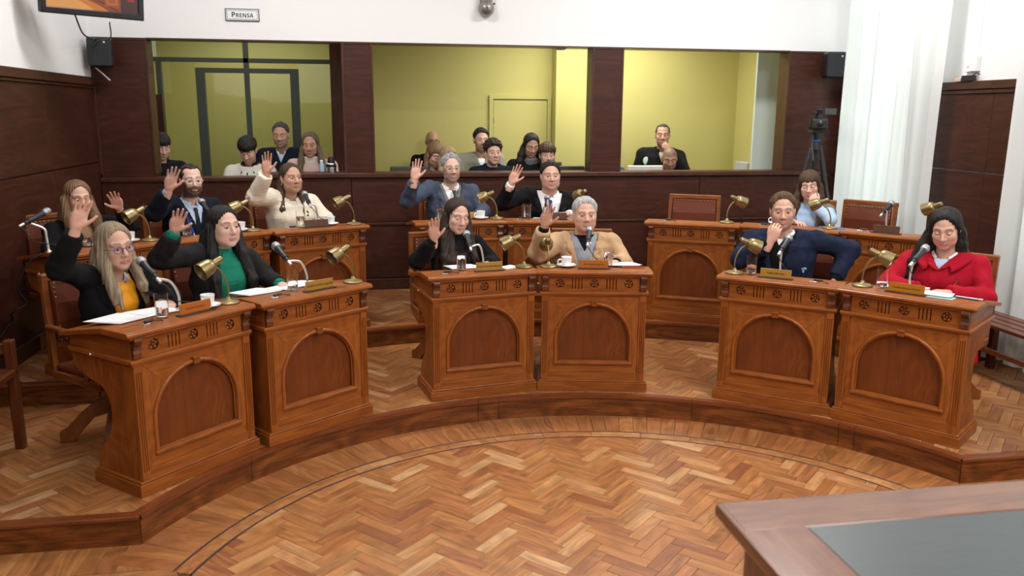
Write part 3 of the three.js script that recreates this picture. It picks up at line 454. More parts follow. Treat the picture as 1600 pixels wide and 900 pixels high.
plate('G', -.02, -.06, '', '#3a1d0c', false, .19); plate('P8', .05, -.06, '', '#3a1d0c', false, .19); plate('LAST', -.05, -.06, '', '#3a1d0c', false, .19); plate('P6', .13, -.16, '', '#c8a040', true, .05);
// papers, pens and small things
function paper(k, x, z, w, d, turn, label, mat = M.paper, n = 3, lift = 0, name = 'paper_sheet') {
  const t = thing(name, label, 'paper', loc(k, x, 0, z), turnOf(k) + turn); const tilt = z < -.2 ? -.1 : 0;
  for (let i = 0; i < n; i++) { const g = box(w, .0012, d).rotateY((i - 1) * .05).translate(i * .004, .0016 * i + .001, -i * .003).rotateX(tilt).translate(0, topY(z) + lift + (tilt ? .014 : 0), 0); part(t, n > 1 ? 'sheet' : 'cover', g, mat); }
}
paper('A', -.19, -.3, .21, .29, .1, 'loose white papers on the slope before the woman in mustard top'); paper('A', -.02, -.29, .2, .26, -.2, 'white papers beside the water glass of the woman in mustard top');
paper('B', .06, -.3, .3, .21, .15, 'white papers on the slope before the woman in green turtleneck'); paper('B', -.2, -.32, .2, .26, 0, 'white papers near the left edge of the green turtleneck desk');
paper('C', .22, -.14, .1, .08, .4, 'folded white leaflet between name plate and lamp'); paper('C', -.05, -.32, .2, .28, 0, 'white papers before the young woman in black blazer'); paper('D', .2, -.25, .21, .26, .1, 'pale papers beside the glass of the man in beige jacket');
paper('F', .13, -.13, .15, .1, .1, 'white notes on a pale teal folder before the woman in red coat', M.paper, 3, .008); paper('F', .14, -.12, .18, .13, .05, 'pale teal folder under white notes on the red coat desk', std([.3, .55, .52]), 1, .001, 'folder'); paper('F', -.1, -.3, .2, .28, 0, 'white papers under the hands of the woman in red coat');
paper('G', -.02, -.17, .12, .06, 0, 'bright green folder edge under the cardigan woman papers', std([.05, .45, .08]), 1, 0, 'folder'); paper('P4', .24, -.16, .12, .09, 0, 'folded cream papers beside the bearded man cup', M.paper, 2); paper('P11', .3, -.15, .2, .14, 0, 'blue folder under the lamp of the pale blue shirt woman', std([.05, .12, .22]), 1, 0, 'folder'); paper('P8', -.05, -.17, .15, .06, 0, 'pale blue sheet before the man in black suit', std([.45, .6, .8]), 1);
function pen(name, label, cat, p, turn, mat, len = .14, tip = M.black) { const t = thing(name, label, cat, p, turn); part(t, 'barrel', cyl(.0042, .0042, len, 0, -len / 2, 0, 10).rotateZ(Math.PI / 2), mat); part(t, 'tip', cyl(.004, .001, .014, 0, 0, 0, 10).rotateZ(-Math.PI / 2).translate(len / 2, 0, 0), tip); return t; }
const pz = (k, x, z) => { const p = onDesk(k, x, z); p[1] += .006; return p; };
pen('pen', 'red pen lying on the desk of the man in beige jacket', 'pen', pz('D', .26, -.1), turnOf('D'), std([.5, .02, .02])); pen('pen', 'black pen lying beside the red pen', 'pen', pz('D', .24, -.13), turnOf('D') + .1, M.black, .15); pen('pen', 'dark blue pen on the desk of the woman in red coat', 'pen', pz('F', .27, -.14), turnOf('F') - .1, std([.02, .03, .1])); pen('pen', 'slim silver pen on the desk of the woman in red coat', 'pen', pz('F', .29, -.16), turnOf('F'), M.silver);
for (const [k, x, z, r] of [['A', -.22, -.06, .2], ['B', -.24, -.06, .15], ['C', -.25, -.06, .1], ['E', .2, -.07, -.1], ['H', -.22, -.08, 0], ['P11', -.22, -.06, 0], ['LAST', -.25, -.1, .1], ['P8', -.25, -.1, 0], ['G', -.22, -.1, .1]]) {
  const t = thing('cable_connector', 'black audio connector ' + at(k), 'connector', onDesk(k, x, z), turnOf(k) + r, 'audio connectors');
  part(t, 'socket_plate', rbx(-.02, .02, 0, .005, -.014, .014, .002), M.chrome); part(t, 'plug', cyl(.007, .007, .05, 0, 0, 0, 12).rotateZ(-Math.PI / 2).translate(.0, .012, 0), M.black); part(t, 'cable', tube([[.05, .012, 0], [.07, .006, .003], [.085, .004, .015], [.09, .004, .03]], .0028, 16, 6), M.black);
}

// ---------- people ----------
const smin = (a, b, k) => { const h = Math.max(k - Math.abs(a - b), 0) / k; return Math.min(a, b) - h * h * k * .25; };
const smax = (a, b, k) => -smin(-a, -b, k);
function cap(x, y, z, a, b, ra, rb) {
  const bx = b[0] - a[0], by = b[1] - a[1], bz = b[2] - a[2], px = x - a[0], py = y - a[1], pz_ = z - a[2];
  let t = (px * bx + py * by + pz_ * bz) / (bx * bx + by * by + bz * bz); t = t < 0 ? 0 : t > 1 ? 1 : t;
  const dx = px - bx * t, dy = py - by * t, dz = pz_ - bz * t; return Math.sqrt(dx * dx + dy * dy + dz * dz) - (ra + (rb - ra) * t);
}
function ell(x, y, z, cx, cy, cz, rx, ry, rz) {
  const a = (x - cx) / rx, b = (y - cy) / ry, c = (z - cz) / rz, k0 = Math.sqrt(a * a + b * b + c * c); if (k0 < 1e-5) return -Math.min(rx, ry, rz);
  const k1 = Math.sqrt(a * a / (rx * rx) + b * b / (ry * ry) + c * c / (rz * rz)); return k0 * (k0 - 1) / k1;
}
// naive surface nets over a distance field
function nets(fn, lo, hi, h) {
  const n = [0, 1, 2].map(i => Math.ceil((hi[i] - lo[i]) / h) + 2), [nx, ny, nz] = n, v = new Float32Array(nx * ny * nz), B = 6;
  const R = B * h * .87 * 1.5;
  for (let bz = 0; bz < nz; bz += B) for (let by = 0; by < ny; by += B) for (let bx = 0; bx < nx; bx += B) {
    const d = fn(lo[0] + (bx + B / 2) * h, lo[1] + (by + B / 2) * h, lo[2] + (bz + B / 2) * h), far = Math.abs(d) > R + .02;
    for (let k = bz; k < Math.min(bz + B, nz); k++) for (let j = by; j < Math.min(by + B, ny); j++) for (let i = bx; i < Math.min(bx + B, nx); i++)
      v[(k * ny + j) * nx + i] = far ? d : fn(lo[0] + i * h, lo[1] + j * h, lo[2] + k * h);
  }
  const id = new Int32Array(nx * ny * nz).fill(-1), pos = [], idx = [], sx = 1, sy = nx, sz = nx * ny;
  const co = [0, sx, sy, sx + sy, sz, sx + sz, sy + sz, sx + sy + sz], ed = [[0, 1], [2, 3], [4, 5], [6, 7], [0, 2], [1, 3], [4, 6], [5, 7], [0, 4], [1, 5], [2, 6], [3, 7]];
  for (let k = 0; k < nz - 1; k++) for (let j = 0; j < ny - 1; j++) for (let i = 0; i < nx - 1; i++) {
    const o = (k * ny + j) * nx + i; let m = 0; for (let c = 0; c < 8; c++) if (v[o + co[c]] < 0) m |= 1 << c; if (m === 0 || m === 255) continue;
    let x = 0, y = 0, z = 0, q = 0;
    for (const [a, b] of ed) { if (((m >> a) & 1) === ((m >> b) & 1)) continue; const va = v[o + co[a]], vb = v[o + co[b]], t = va / (va - vb); const ax = a & 1, ay = (a >> 1) & 1, az = a >> 2, bx = b & 1, by = (b >> 1) & 1, bz = b >> 2; x += ax + (bx - ax) * t; y += ay + (by - ay) * t; z += az + (bz - az) * t; q++; }
    id[o] = pos.length / 3; pos.push(lo[0] + (i + x / q) * h, lo[1] + (j + y / q) * h, lo[2] + (k + z / q) * h);
  }
  for (let k = 1; k < nz - 1; k++) for (let j = 1; j < ny - 1; j++) for (let i = 1; i < nx - 1; i++) {
    const o = (k * ny + j) * nx + i, s = v[o] < 0;
    const quad = (a, b, c, d, f) => { if (f) idx.push(a, b, c, a, c, d); else idx.push(a, c, b, a, d, c); };
    if (s !== v[o + sx] < 0) quad(id[o - sy - sz], id[o - sz], id[o], id[o - sy], s);
    if (s !== v[o + sy] < 0) quad(id[o - sx - sz], id[o - sx], id[o], id[o - sz], s);
    if (s !== v[o + sz] < 0) quad(id[o - sx - sy], id[o - sy], id[o], id[o - sx], s);
  }
  const g = new THREE.BufferGeometry(); g.setAttribute('position', new THREE.Float32BufferAttribute(pos, 3)); g.setIndex(idx); g.computeVertexNormals(); return g;
}
function paint(g, fn) { const p = g.attributes.position, c = new Float32Array(p.count * 3); for (let i = 0; i < p.count; i++) { const q = fn(p.getX(i), p.getY(i), p.getZ(i)); c[3 * i] = q[0]; c[3 * i + 1] = q[1]; c[3 * i + 2] = q[2]; } g.setAttribute('color', new THREE.BufferAttribute(c, 3)); return g; }
const mix3 = (a, b, t) => [lerp(a[0], b[0], t), lerp(a[1], b[1], t), lerp(a[2], b[2], t)];
function uvFrom(g, fn) { const p = g.attributes.position, u = new Float32Array(p.count * 2); for (let i = 0; i < p.count; i++) { const q = fn(p.getX(i), p.getY(i), p.getZ(i)); u[2 * i] = q[0]; u[2 * i + 1] = q[1]; } g.setAttribute('uv', new THREE.BufferAttribute(u, 2)); return g; }
const SKIN = { fair: [.67, .42, .33], light: [.61, .365, .275], mid: [.5, .285, .2], tan: [.38, .205, .135] };
const skinMat = new THREE.MeshPhysicalMaterial({ color: C(1, 1, 1), vertexColors: true, roughness: .5, sheen: .2, sheenRoughness: .6, sheenColor: C(.6, .4, .3) });
const cloth = (c, o = {}) => new THREE.MeshPhysicalMaterial({ color: C(...c), roughness: .9, specularIntensity: .35, bumpMap: clothN, bumpScale: .0006, ...o });
const hairMats = {};
const hairMat = c => hairMats[c.join()] ??= new THREE.MeshPhysicalMaterial({ color: C(...c.map(x => x * 1.9)), map: hairT, bumpMap: hairT, bumpScale: .003, roughness: .5, specularIntensity: .6 });

function headField(f) { // f: face options; field in the head frame, z towards the face
  const jw = f.jaw ?? 1, w = f.wide ?? 1, nose = f.nose ?? 1, fat = f.fat ?? 0;
  return (x, y, z) => {
    const ax = Math.abs(x);
    let d = ell(x, y, z, 0, .04, -.014, .0745 * w, .08, .094);
    d = smin(d, ell(x, y, z, 0, -.028, .02, .0645 * jw * w, .084, .07), .03);
    d = smin(d, ell(ax, y, z, .034 * jw * w, -.062, .03, .026 + fat, .03 + fat, .036), .03);
    d = smin(d, ell(x, y, z, 0, -.097, .06, .024 * jw, .018, .02), .028);
    d = smin(d, ell(ax, y, z, .037 * w, -.022, .058, .027, .023, .024), .02);
    d = smin(d, cap(ax, y, z, [.008, .026, .081], [.043 * w, .028, .067], .0115, .0105), .014);
    d = smax(d, -ell(ax, y, z, .0315 * w, .004, .1, .0175, .0115, .0235), .011);
    d = smin(d, cap(x, y, z, [0, .016, .083], [0, -.0285, .1065], .0074 * nose, .0118 * nose), .011);
    d = smin(d, ell(ax, y, z, .0118 * nose, -.0335, .0955, .0085, .0072, .0102), .006);
    d = smin(d, cap(ax, y, z, [0, -.06, .091], [.022, -.0628, .0815], .0054, .0022), .006);
    d = smin(d, cap(ax, y, z, [0, -.0718, .0905], [.019, -.069, .0825], .0064, .0026), .006);
    d = smax(d, -cap(ax, y, z, [0, -.0655, .0985], [.025, -.066, .0855], .0034, .0024), .002);
    const e = ell(ax - y * .08, y, z, .0775 * w, -.004, -.014 - (y + .004) * .15, .0085, .031, .0185);
    d = smin(d, smax(e, -ell(ax, y, z, .089 * w, .002, -.006, .009, .017, .009), .004), .006);
    return d;
  };
}
function headGeo(f, sk, h, neckTo) {
  const F = headField(f), a = neckTo, nr = f.neck ?? .052, beard = f.beard;
  const fn = (x, y, z) => smin(F(x, y, z), cap(x, y, z, [0, -.05, -.022], a, nr, nr * 1.12), .035);
  const low = Math.min(-.15, a[1] - .03), g = nets(fn, [-.1, low, -.125], [.1, .13, .125], h);
  const lip = f.lip ?? mix3(sk, [.42, .1, .09], .55), brow = f.brow ?? [.05, .03, .02];
  return paint(g, (x, y, z) => {
    const ax = Math.abs(x); let c = sk;
    const w = f.wide ?? 1;
    c = mix3(c, [sk[0] * 1.0, sk[1] * .78, sk[2] * .76], .45 * Math.exp(-((ax - .04) ** 2 + (y + .03) ** 2) / .0005) * (z > .03 ? 1 : 0));
    if (z > .07) { const l = Math.exp(-((y + .0655) ** 2) / .00007) * sstep(.029, .021, ax); c = mix3(c, lip, l); }
    if (z > .045) { const by = .0285 + .004 * Math.sin((ax - .012) / .036 * 2.6) - (f.browTilt ?? 0) * (ax - .03); const b = Math.exp(-((y - by) ** 2) / (f.browThin ? .000012 : .00002)) * sstep(.009, .015, ax) * sstep(.052 * w, .044 * w, ax); c = mix3(c, brow, b * .9); }
    if (beard && z > -.035) { // whiskers grow on jaw, chin and upper lip
      const jawline = sstep(-.03 - (z < .05 ? (.05 - z) * -.35 : 0), -.052, y) * sstep(-.135, -.118, y), mou = Math.exp(-((y + .05) ** 2) / .00006) * sstep(.034, .024, ax) * (z > .07 ? 1 : 0);
      const lipHole = Math.exp(-((y + .066) ** 2) / .00005) * sstep(.022, .014, ax) * (z > .07 ? 1 : 0), sp = noise.noise(x * 420, y * 420, z * 420) * .3 + .8;
      const side = sstep(-.02, .0, z) * sstep(.045, .06, ax) * sstep(.012, -.015, y) * sstep(-.13, -.11, y);
      c = mix3(c, beard.c, clamp(Math.max(jawline * (beard.chin ? sstep(.05, .035, ax) : 1), mou, beard.chin ? 0 : side) * (1 - lipHole) * beard.k * sp, 0, 1));
    }
    if (y > .02 && f.buzz) c = mix3(c, f.buzz, .8 * sstep(.03, .06, y + (z < 0 ? .04 : -.02)));
    return c;
  });
}
function handGeo(side, pose, sk, h) { // frame: y towards the fingertips, z out of the palm; thumb at +x for the right hand
  const s = side === 'R' ? 1 : -1, seg = [], curl = { open: [.06, .1, .08], rest: [.25, .45, .3], fist: [1.1, 1.45, .9], loose: [.6, .9, .6] }[pose], spread = pose === 'open' ? 1 : .35;
  const base = [[.029, .088, .074], [.01, .094, .083], [-.009, .092, .077], [-.027, .084, .06]];
  base.forEach(([x, y, L], i) => { let p = [x * s, y, .001], a = 0; const sp = (.11 - i * .085) * spread * s; const l = [.44, .31, .25].map(q => q * L); let r = i === 3 ? .0076 : .0086;
    const p0 = [x * s * .8, .05, 0]; seg.push([p0, p, .0105, r + .0008]);
    for (let k = 0; k < 3; k++) { a += curl[k] * (1 + .08 * i); const q = [p[0] + Math.sin(sp) * Math.cos(a) * l[k], p[1] + Math.cos(sp) * Math.cos(a) * l[k], p[2] + Math.sin(a) * l[k]]; seg.push([p, q, r, r - .0007]); r -= .0007; p = q; } });
  const th = pose === 'fist' ? [[.022, .025, .008], [.036, .055, .026], [.022, .078, .036], [.004, .086, .036]] : pose === 'open' ? [[.02, .022, .006], [.045, .046, .012], [.064, .07, .014], [.076, .092, .014]] : [[.02, .022, .006], [.042, .05, .016], [.05, .078, .022], [.048, .1, .026]];
  for (let k = 0; k < 3; k++) seg.push([[th[k][0] * s, th[k][1], th[k][2]], [th[k + 1][0] * s, th[k + 1][1], th[k + 1][2]], [.0145, .0105, .0092][k], [.0105, .0092, .0075][k]]);
  const fn = (x, y, z) => {
    let d = ell(x, y, z, 0, .055, -.002, .041, .05, .0165); d = smin(d, cap(x, y, z, [-.02 * s, .02, 0], [-.026 * s, .075, 0], .0135, .012), .012); d = smin(d, cap(x, y, z, [.014 * s, .015, .004], [.03 * s, .045, .007], .0155, .011), .014);
    d = smin(d, smax(ell(x, y, z, 0, -.03, -.002, .028, .075, .0215), -(y + .075), .004), .016);
    let f = 9; for (const q of seg) { const e = cap(x, y, z, q[0], q[1], q[2], q[3]); if (e < f) f = e; } return smin(d, f, .006);
  };
  let lo = [-.06, -.075, -.03], hi = [.06, .1, .03]; for (const q of seg) for (const p of [q[0], q[1]]) for (let i = 0; i < 3; i++) { lo[i] = Math.min(lo[i], p[i] - .014); hi[i] = Math.max(hi[i], p[i] + .014); }
  const g = nets(fn, lo, hi, h), pink = [sk[0] * 1.08, sk[1] * .9, sk[2] * .88];
  return paint(g, (x, y, z) => mix3(sk, pink, clamp(.25 + .5 * sstep(.12, .17, y) + .25 * (z > 0 ? 1 : 0), 0, .7)));
}
function basis(dir, nor) { const Y = V(...dir).normalize(), Zv = V(...nor); Zv.addScaledVector(Y, -Zv.dot(Y)).normalize(); return new THREE.Matrix4().makeBasis(new THREE.Vector3().crossVectors(Y, Zv), Y, Zv); }
const eyeCache = {};
function eyeGeo(open, iris, gx) {
  const g = new THREE.SphereGeometry(.0128, 18, 14); return paint(g, (x, y, z) => { const a = Math.hypot(x - gx * .004, y + .0008) / .0122; return z > 0 && a < .26 ? [.01, .01, .01] : z > 0 && a < .56 ? iris : [.78, .76, .74]; });
}
function lidGeo(open, sk) { // upper and lower lids as partial shells
  const a = lerp(.27, -.40, open); // turning the rim down closes the eye
  const g = new THREE.SphereGeometry(.0137, 18, 8, 0, Math.PI * 2, 0, Math.PI / 2).rotateX(a), l = new THREE.SphereGeometry(.0136, 18, 8, 0, Math.PI * 2, Math.PI / 2, Math.PI / 2).rotateX(lerp(.25, .4, open));
  const dark = [.03, .02, .015]; const gp = g.attributes.position; const rim = (x, y, z) => { const c = Math.cos(-a), s = Math.sin(-a); return y * c - z * s; };
  paint(g, (x, y, z) => rim(x, y, z) < .0012 && z > 0 ? dark : sk); paint(l, () => sk); return [g, l];
}
const mergeC = l => mergeGeometries(l.map(g => { const n = g.index ? g : g; for (const k of Object.keys(n.attributes)) if (!['position', 'normal', 'color'].includes(k)) n.deleteAttribute(k); if (!n.index) { const i = []; for (let q = 0; q < n.attributes.position.count; q++) i.push(q); n.setIndex(i); } return n; }), false);

function person(o) {
  const t = thing('person', o.label, 'person', o.pos, o.turn, o.group), sk = SKIN[o.skin ?? 'light'], H = o.head, bld = o.build ?? 1, sw = o.sw ?? .17, near = !o.far;
  const hc = o.cell ?? (near ? .0036 : .0055), cc = near ? .011 : .016;
  const hs = o.hs ?? 1, HM = new THREE.Matrix4().compose(V(...H), new THREE.Quaternion().setFromEuler(new THREE.Euler(o.nod ?? 0, o.yaw ?? 0, o.roll ?? 0, 'YXZ')), V(hs, hs, hs)), HI = HM.clone().invert();
  const lean = o.lean ?? 0, nb = [H[0] * .55 + (o.nx ?? 0), H[1] - .18 * hs, H[2] - .065], hipY = o.hipY ?? .5, hip = [o.hx ?? 0, hipY, -.06 + (o.hz ?? 0)];
  const arms = {}; for (const s of ['R', 'L']) { const q = s === 'R' ? -1 : 1, a = o[s] ?? {}; const S = a.S ?? [nb[0] + q * sw, nb[1] - .035, nb[2] + .005]; arms[s] = { S, E: a.E ?? [S[0] + q * .07, S[1] - .24, S[2] + .1], W: a.W ?? [S[0] - q * .05, .82, .34], dir: a.dir, nor: a.nor, pose: a.pose ?? 'rest', none: a.none }; }
  // ----- trunk and arms as one field, grown by an offset
  const K = [[0, .165, .125], [.22, .15, .118], [.45, .148, .11], [.7, .162, .118], [.88, .15, .1], [1, .085, .072]].map(k => [k[0], k[1] * bld * (sw / .17) ** .7, k[2] * bld + (o.belly ?? 0) * Math.exp(-((k[0] - .35) ** 2) / .06)]);
  if (o.bust) for (const k of K) if (k[0] === .7) k[2] += .012;
  const sec = tt => { for (let i = 1; i < K.length; i++) if (tt <= K[i][0]) { const u = (tt - K[i - 1][0]) / (K[i][0] - K[i - 1][0]), e = u * u * (3 - 2 * u); return [lerp(K[i - 1][1], K[i][1], e), lerp(K[i - 1][2], K[i][2], e)]; } return [K[5][1], K[5][2]]; };
  const tY0 = hip[1] - .02, tY1 = nb[1] + .005;
  const trunk = (x, y, z, off) => {
    const tt = clamp((y - tY0) / (tY1 - tY0), 0, 1), cx = lerp(hip[0], nb[0], tt), cz = lerp(hip[2], nb[2], tt) + .02 * Math.sin(tt * 3.1), [a, b] = sec(tt), A = a + off, Bq = b + off, px = x - cx, pz_ = z - cz;
    const k0 = Math.sqrt((px / A) ** 2 + (pz_ / Bq) ** 2) + 1e-6, k1 = Math.sqrt((px / (A * A)) ** 2 + (pz_ / (Bq * Bq)) ** 2) + 1e-6; let d = k0 * (k0 - 1) / k1;
    d = smax(d, y - tY1 - off, .03); return smax(d, tY0 - off - y, .03);
  };
  const wr = (o.armW ?? 1) * (bld * .5 + .5);
  const armF = (x, y, z, off, s, cut) => { const a = arms[s]; let W = a.W; if (cut !== undefined) W = [0, 1, 2].map(i => a.E[i] + (a.W[i] - a.E[i]) * cut);
    let d = cap(x, y, z, a.S, a.E, .045 * wr + off, .037 * wr + off); d = smin(d, cap(x, y, z, a.E, W, .038 * wr + off, .027 * wr + off * .95), .02); const eD = Math.hypot(x - a.E[0], y - a.E[1], z - a.E[2]); if (eD < .16 && off > .01) { const u = ((x - a.S[0]) * (a.E[0] - a.S[0]) + (y - a.S[1]) * (a.E[1] - a.S[1]) + (z - a.S[2]) * (a.E[2] - a.S[2])) * 3.6, w2 = ((x - a.W[0]) * (a.E[0] - a.W[0]) + (y - a.W[1]) * (a.E[1] - a.W[1]) + (z - a.W[2]) * (a.E[2] - a.W[2])) * 3.6; d += .0045 * Math.exp(-((eD / .09) ** 2)) * Math.sin((u - w2) * 42 + 4 * noise.noise(x * 14, y * 14, z * 14)); }
    // flat end at the cuff
    const ex = W[0] - a.E[0], ey = W[1] - a.E[1], ez = W[2] - a.E[2], l = Math.hypot(ex, ey, ez); const pl = ((x - W[0]) * ex + (y - W[1]) * ey + (z - W[2]) * ez) / l; const dW = Math.hypot(x - W[0], y - W[1], z - W[2]); if (dW < .12) d = smax(d, pl, .006); return d; };
  const shoulders = (x, y, z, off) => { const q = [nb[0], nb[1] - .03, nb[2] - .014]; let d = cap(x, y, z, q, arms.R.S, .046 * bld + off, .045 * wr + off); return smin(d, cap(x, y, z, q, arms.L.S, .046 * bld + off, .045 * wr + off), .03); };
  const field = (x, y, z, off, sleeves, cut) => { let d = smin(trunk(x, y, z, off), shoulders(x, y, z, off), .05); if (sleeves) for (const s of ['R', 'L']) d = smin(d, armF(x, y, z, off, s, cut), .016); return d; };
  const bounds = (() => { let lo = [-.3, hipY - .1, -.3], hi = [.3, nb[1] + .16, .3]; for (const s of ['R', 'L']) for (const p of [arms[s].S, arms[s].E, arms[s].W]) for (let i = 0; i < 3; i++) { lo[i] = Math.min(lo[i], p[i] - .1); hi[i] = Math.max(hi[i], p[i] + .1); } return [lo, hi]; })();
  // ----- body: trunk, arms, neck, head, hands
  const gs = [], nH = V(nb[0], nb[1] - .02, nb[2] - .01).applyMatrix4(HI), f = o.face ?? {};
  gs.push(headGeo(f, sk, hc / hs, nH.toArray()).applyMatrix4(HM));
  gs.push(paint(nets((x, y, z) => field(x, y, z, -.012, true), ...bounds, .022), () => sk));
  for (const s of ['R', 'L']) { const a = arms[s]; if (a.none) continue; const fore = [0, 1, 2].map(i => a.W[i] - a.E[i]); const m = basis(a.dir ?? fore, a.nor ?? [0, -1, .0001]); m.setPosition(V(...a.W)); const sc = (o.hand ?? (sw > .185 ? 1 : .93)); gs.push(handGeo(s, a.pose, sk, near ? .0034 : .005).scale(sc, sc, sc).applyMatrix4(m)); }
  const w = f.wide ?? 1, open = f.open ?? .8;
  if (open > .05 || near) for (const q of [-1, 1]) for (const l of lidGeo(open, sk)) gs.push(l.translate(q * .0315 * w, .0035, .0745).applyMatrix4(HM));
  part(t, 'body', mergeC(gs), skinMat);
  if (open > .05) for (const q of [-1, 1]) part(t, 'eye', eyeGeo(open, f.iris ?? [.06, .03, .015], f.gaze ?? 0).translate(q * .0315 * w, .0035, .0745).applyMatrix4(HM), M.sclera);
  // ----- clothes
  const probe = []; // outermost front surface, for things pinned to the chest
  const front = (x, y, ofs) => { for (let z = .45; z > -.1; z -= .004) { let d = 9; for (const p of probe) d = Math.min(d, p(x, y, z)); if (d < 0) return z + .004 + ofs; } return .1; };
  for (const L of o.wear) {
    const off = L.off ?? .012, v = L.v, neck = L.neck ?? .064, fold = L.fold ?? .005;
    const fn = (x, y, z) => {
      let d = field(x, y, z, off, L.arms !== false, L.cut);
      if (L.high) d = smin(d, smax(cap(x, y, z, [nb[0], nb[1] - .02, nb[2]], [lerp(nb[0], H[0], .6), nb[1] + L.high, lerp(nb[2], H[2] - .03, .6)], .066 + (L.hw ?? 0), .06 + (L.hw ?? 0)), y - nb[1] - L.high, .008), .02);
      if (Math.abs(d) < .05) {
        d += fold * (1.1 * noise.noise(x * 9 + (o.sd ?? 0), y * 11, z * 9) + .8 * noise.noise((x + y * .5) * 26, (y - x * .3) * 13 + 3, z * 22));
        if (L.rib) d += .0022 * Math.sin(y * 260 + noise.noise(x * 12, y * 5, z * 12) * 2);
        const yy = y - nb[1];
        if (v) { // front opening: half width w(y), edges, lapels
          const tt = clamp((yy - v.bot) / (v.top - v.bot), 0, 1), cxv = lerp(hip[0], nb[0], clamp((y - tY0) / (tY1 - tY0), 0, 1)) + (v.x ?? 0), wv = (v.w ?? .07) * tt + (v.w0 ?? 0), ax = Math.abs(x - cxv), cz = lerp(hip[2], nb[2], clamp((y - tY0) / (tY1 - tY0), 0, 1));
          if (v.lapel) { const q = v.lapel * Math.sin(Math.min(1, tt * 1.15) * 3.0); if (z > cz && yy > v.bot - .02 && yy < v.top + .05) d -= .0 * q; }
          d = smax(d, -Math.max((ax - wv) * .9, cz - z, v.bot - yy - (v.w0 ? .4 : 0)), .006);
          if (v.seam && ax < .02 && z > cz && yy < v.bot) d += .004 * Math.exp(-((x - cxv) ** 2) / .00002);
        } else if (L.seam && z > nb[2]) d += .004 * Math.exp(-((x - nb[0]) ** 2) / .00003);
        if (!L.high) d = smax(d, -cap(x, y, z, [nb[0], nb[1] - .03, nb[2] + .004], [lerp(nb[0], H[0], .5), nb[1] + .13, nb[2] + .03], neck, neck + .012), .006);
      }
      return d;
    };
    probe.push(fn);
    const g = nets(fn, ...bounds, L.cell ?? cc); uvFrom(g, (x, y, z) => [x * 3 + z * 2, y * 3]);
    part(t, L.name, g, L.mat, L.label);
  }
  // collars: a turned band round the neck, open in front
  for (const c of o.collars ?? []) {
    const g = new THREE.BufferGeometry(), P = [], I = [], N = 26, gap = c.gap ?? .5, rows = [[0, -.012], [.006, c.h * .6], [.004, c.h], [.014, c.h * .96], [.026, c.h * .2], [.03, -.014], [.024, -.018], [.008, c.h * .4]];
    for (let i = 0; i <= N; i++) { const u = i / N, a = lerp(gap, Math.PI * 2 - gap, u), fr_ = Math.cos(a) > 0 ? Math.cos(a) ** 2 : 0; for (const [rr_, yy] of rows) { const R = (c.r ?? .058) + rr_ * (c.flare ?? 1); P.push(nb[0] + Math.sin(a) * R * 1.02, nb[1] + (c.y ?? .01) + yy - fr_ * (c.drop ?? .03) * (rr_ > .01 ? 1.5 : 1) + (Math.cos(a) < 0 ? .008 : 0), nb[2] + .012 + Math.cos(a) * R); } }
    const nR = rows.length; for (let i = 0; i < N; i++) for (let j = 0; j < nR; j++) { const a = i * nR + j, b = i * nR + (j + 1) % nR; I.push(a, b, a + nR, b, b + nR, a + nR); } for (const e of [0, N * nR]) for (let j = 1; j < nR - 1; j++) I.push(e, e + j, e + j + 1);
    g.setAttribute('position', new THREE.Float32BufferAttribute(P, 3)); g.setIndex(I); g.computeVertexNormals(); uvFrom(g, (x, y) => [x * 3, y * 3]); part(t, c.name ?? 'collar', g, c.mat);
  }
  const chest = (name, pts, wid, mat, ofs = .003, label) => { // strip of cloth following the chest, pts [x, y below the neck]
    const P = [], I = []; pts.forEach(([x, y], i) => { const wv = typeof wid === 'number' ? wid : wid[i]; for (const q of [-1, 1]) { const X = nb[0] + x + q * wv, Y = nb[1] + y; const z = front(nb[0] + x, Y, ofs); P.push(X, Y, z, X, Y, z - .006); } });
    for (let i = 0; i < pts.length - 1; i++) { const a = i * 4, b = a + 4; for (const [p, q] of [[0, 2], [2, 3], [3, 1], [1, 0]]) I.push(a + p, a + q, b + q, a + p, b + q, b + p); } const e = (pts.length - 1) * 4; I.push(0, 1, 3, 0, 3, 2, e, e + 2, e + 3, e, e + 3, e + 1);
    const g = new THREE.BufferGeometry(); g.setAttribute('position', new THREE.Float32BufferAttribute(P, 3)); g.setIndex(I); const m = g.toNonIndexed(); m.computeVertexNormals(); uvFrom(m, (x, y) => [x * 3, y * 3]); return part(t, name, m, mat, label);
  };
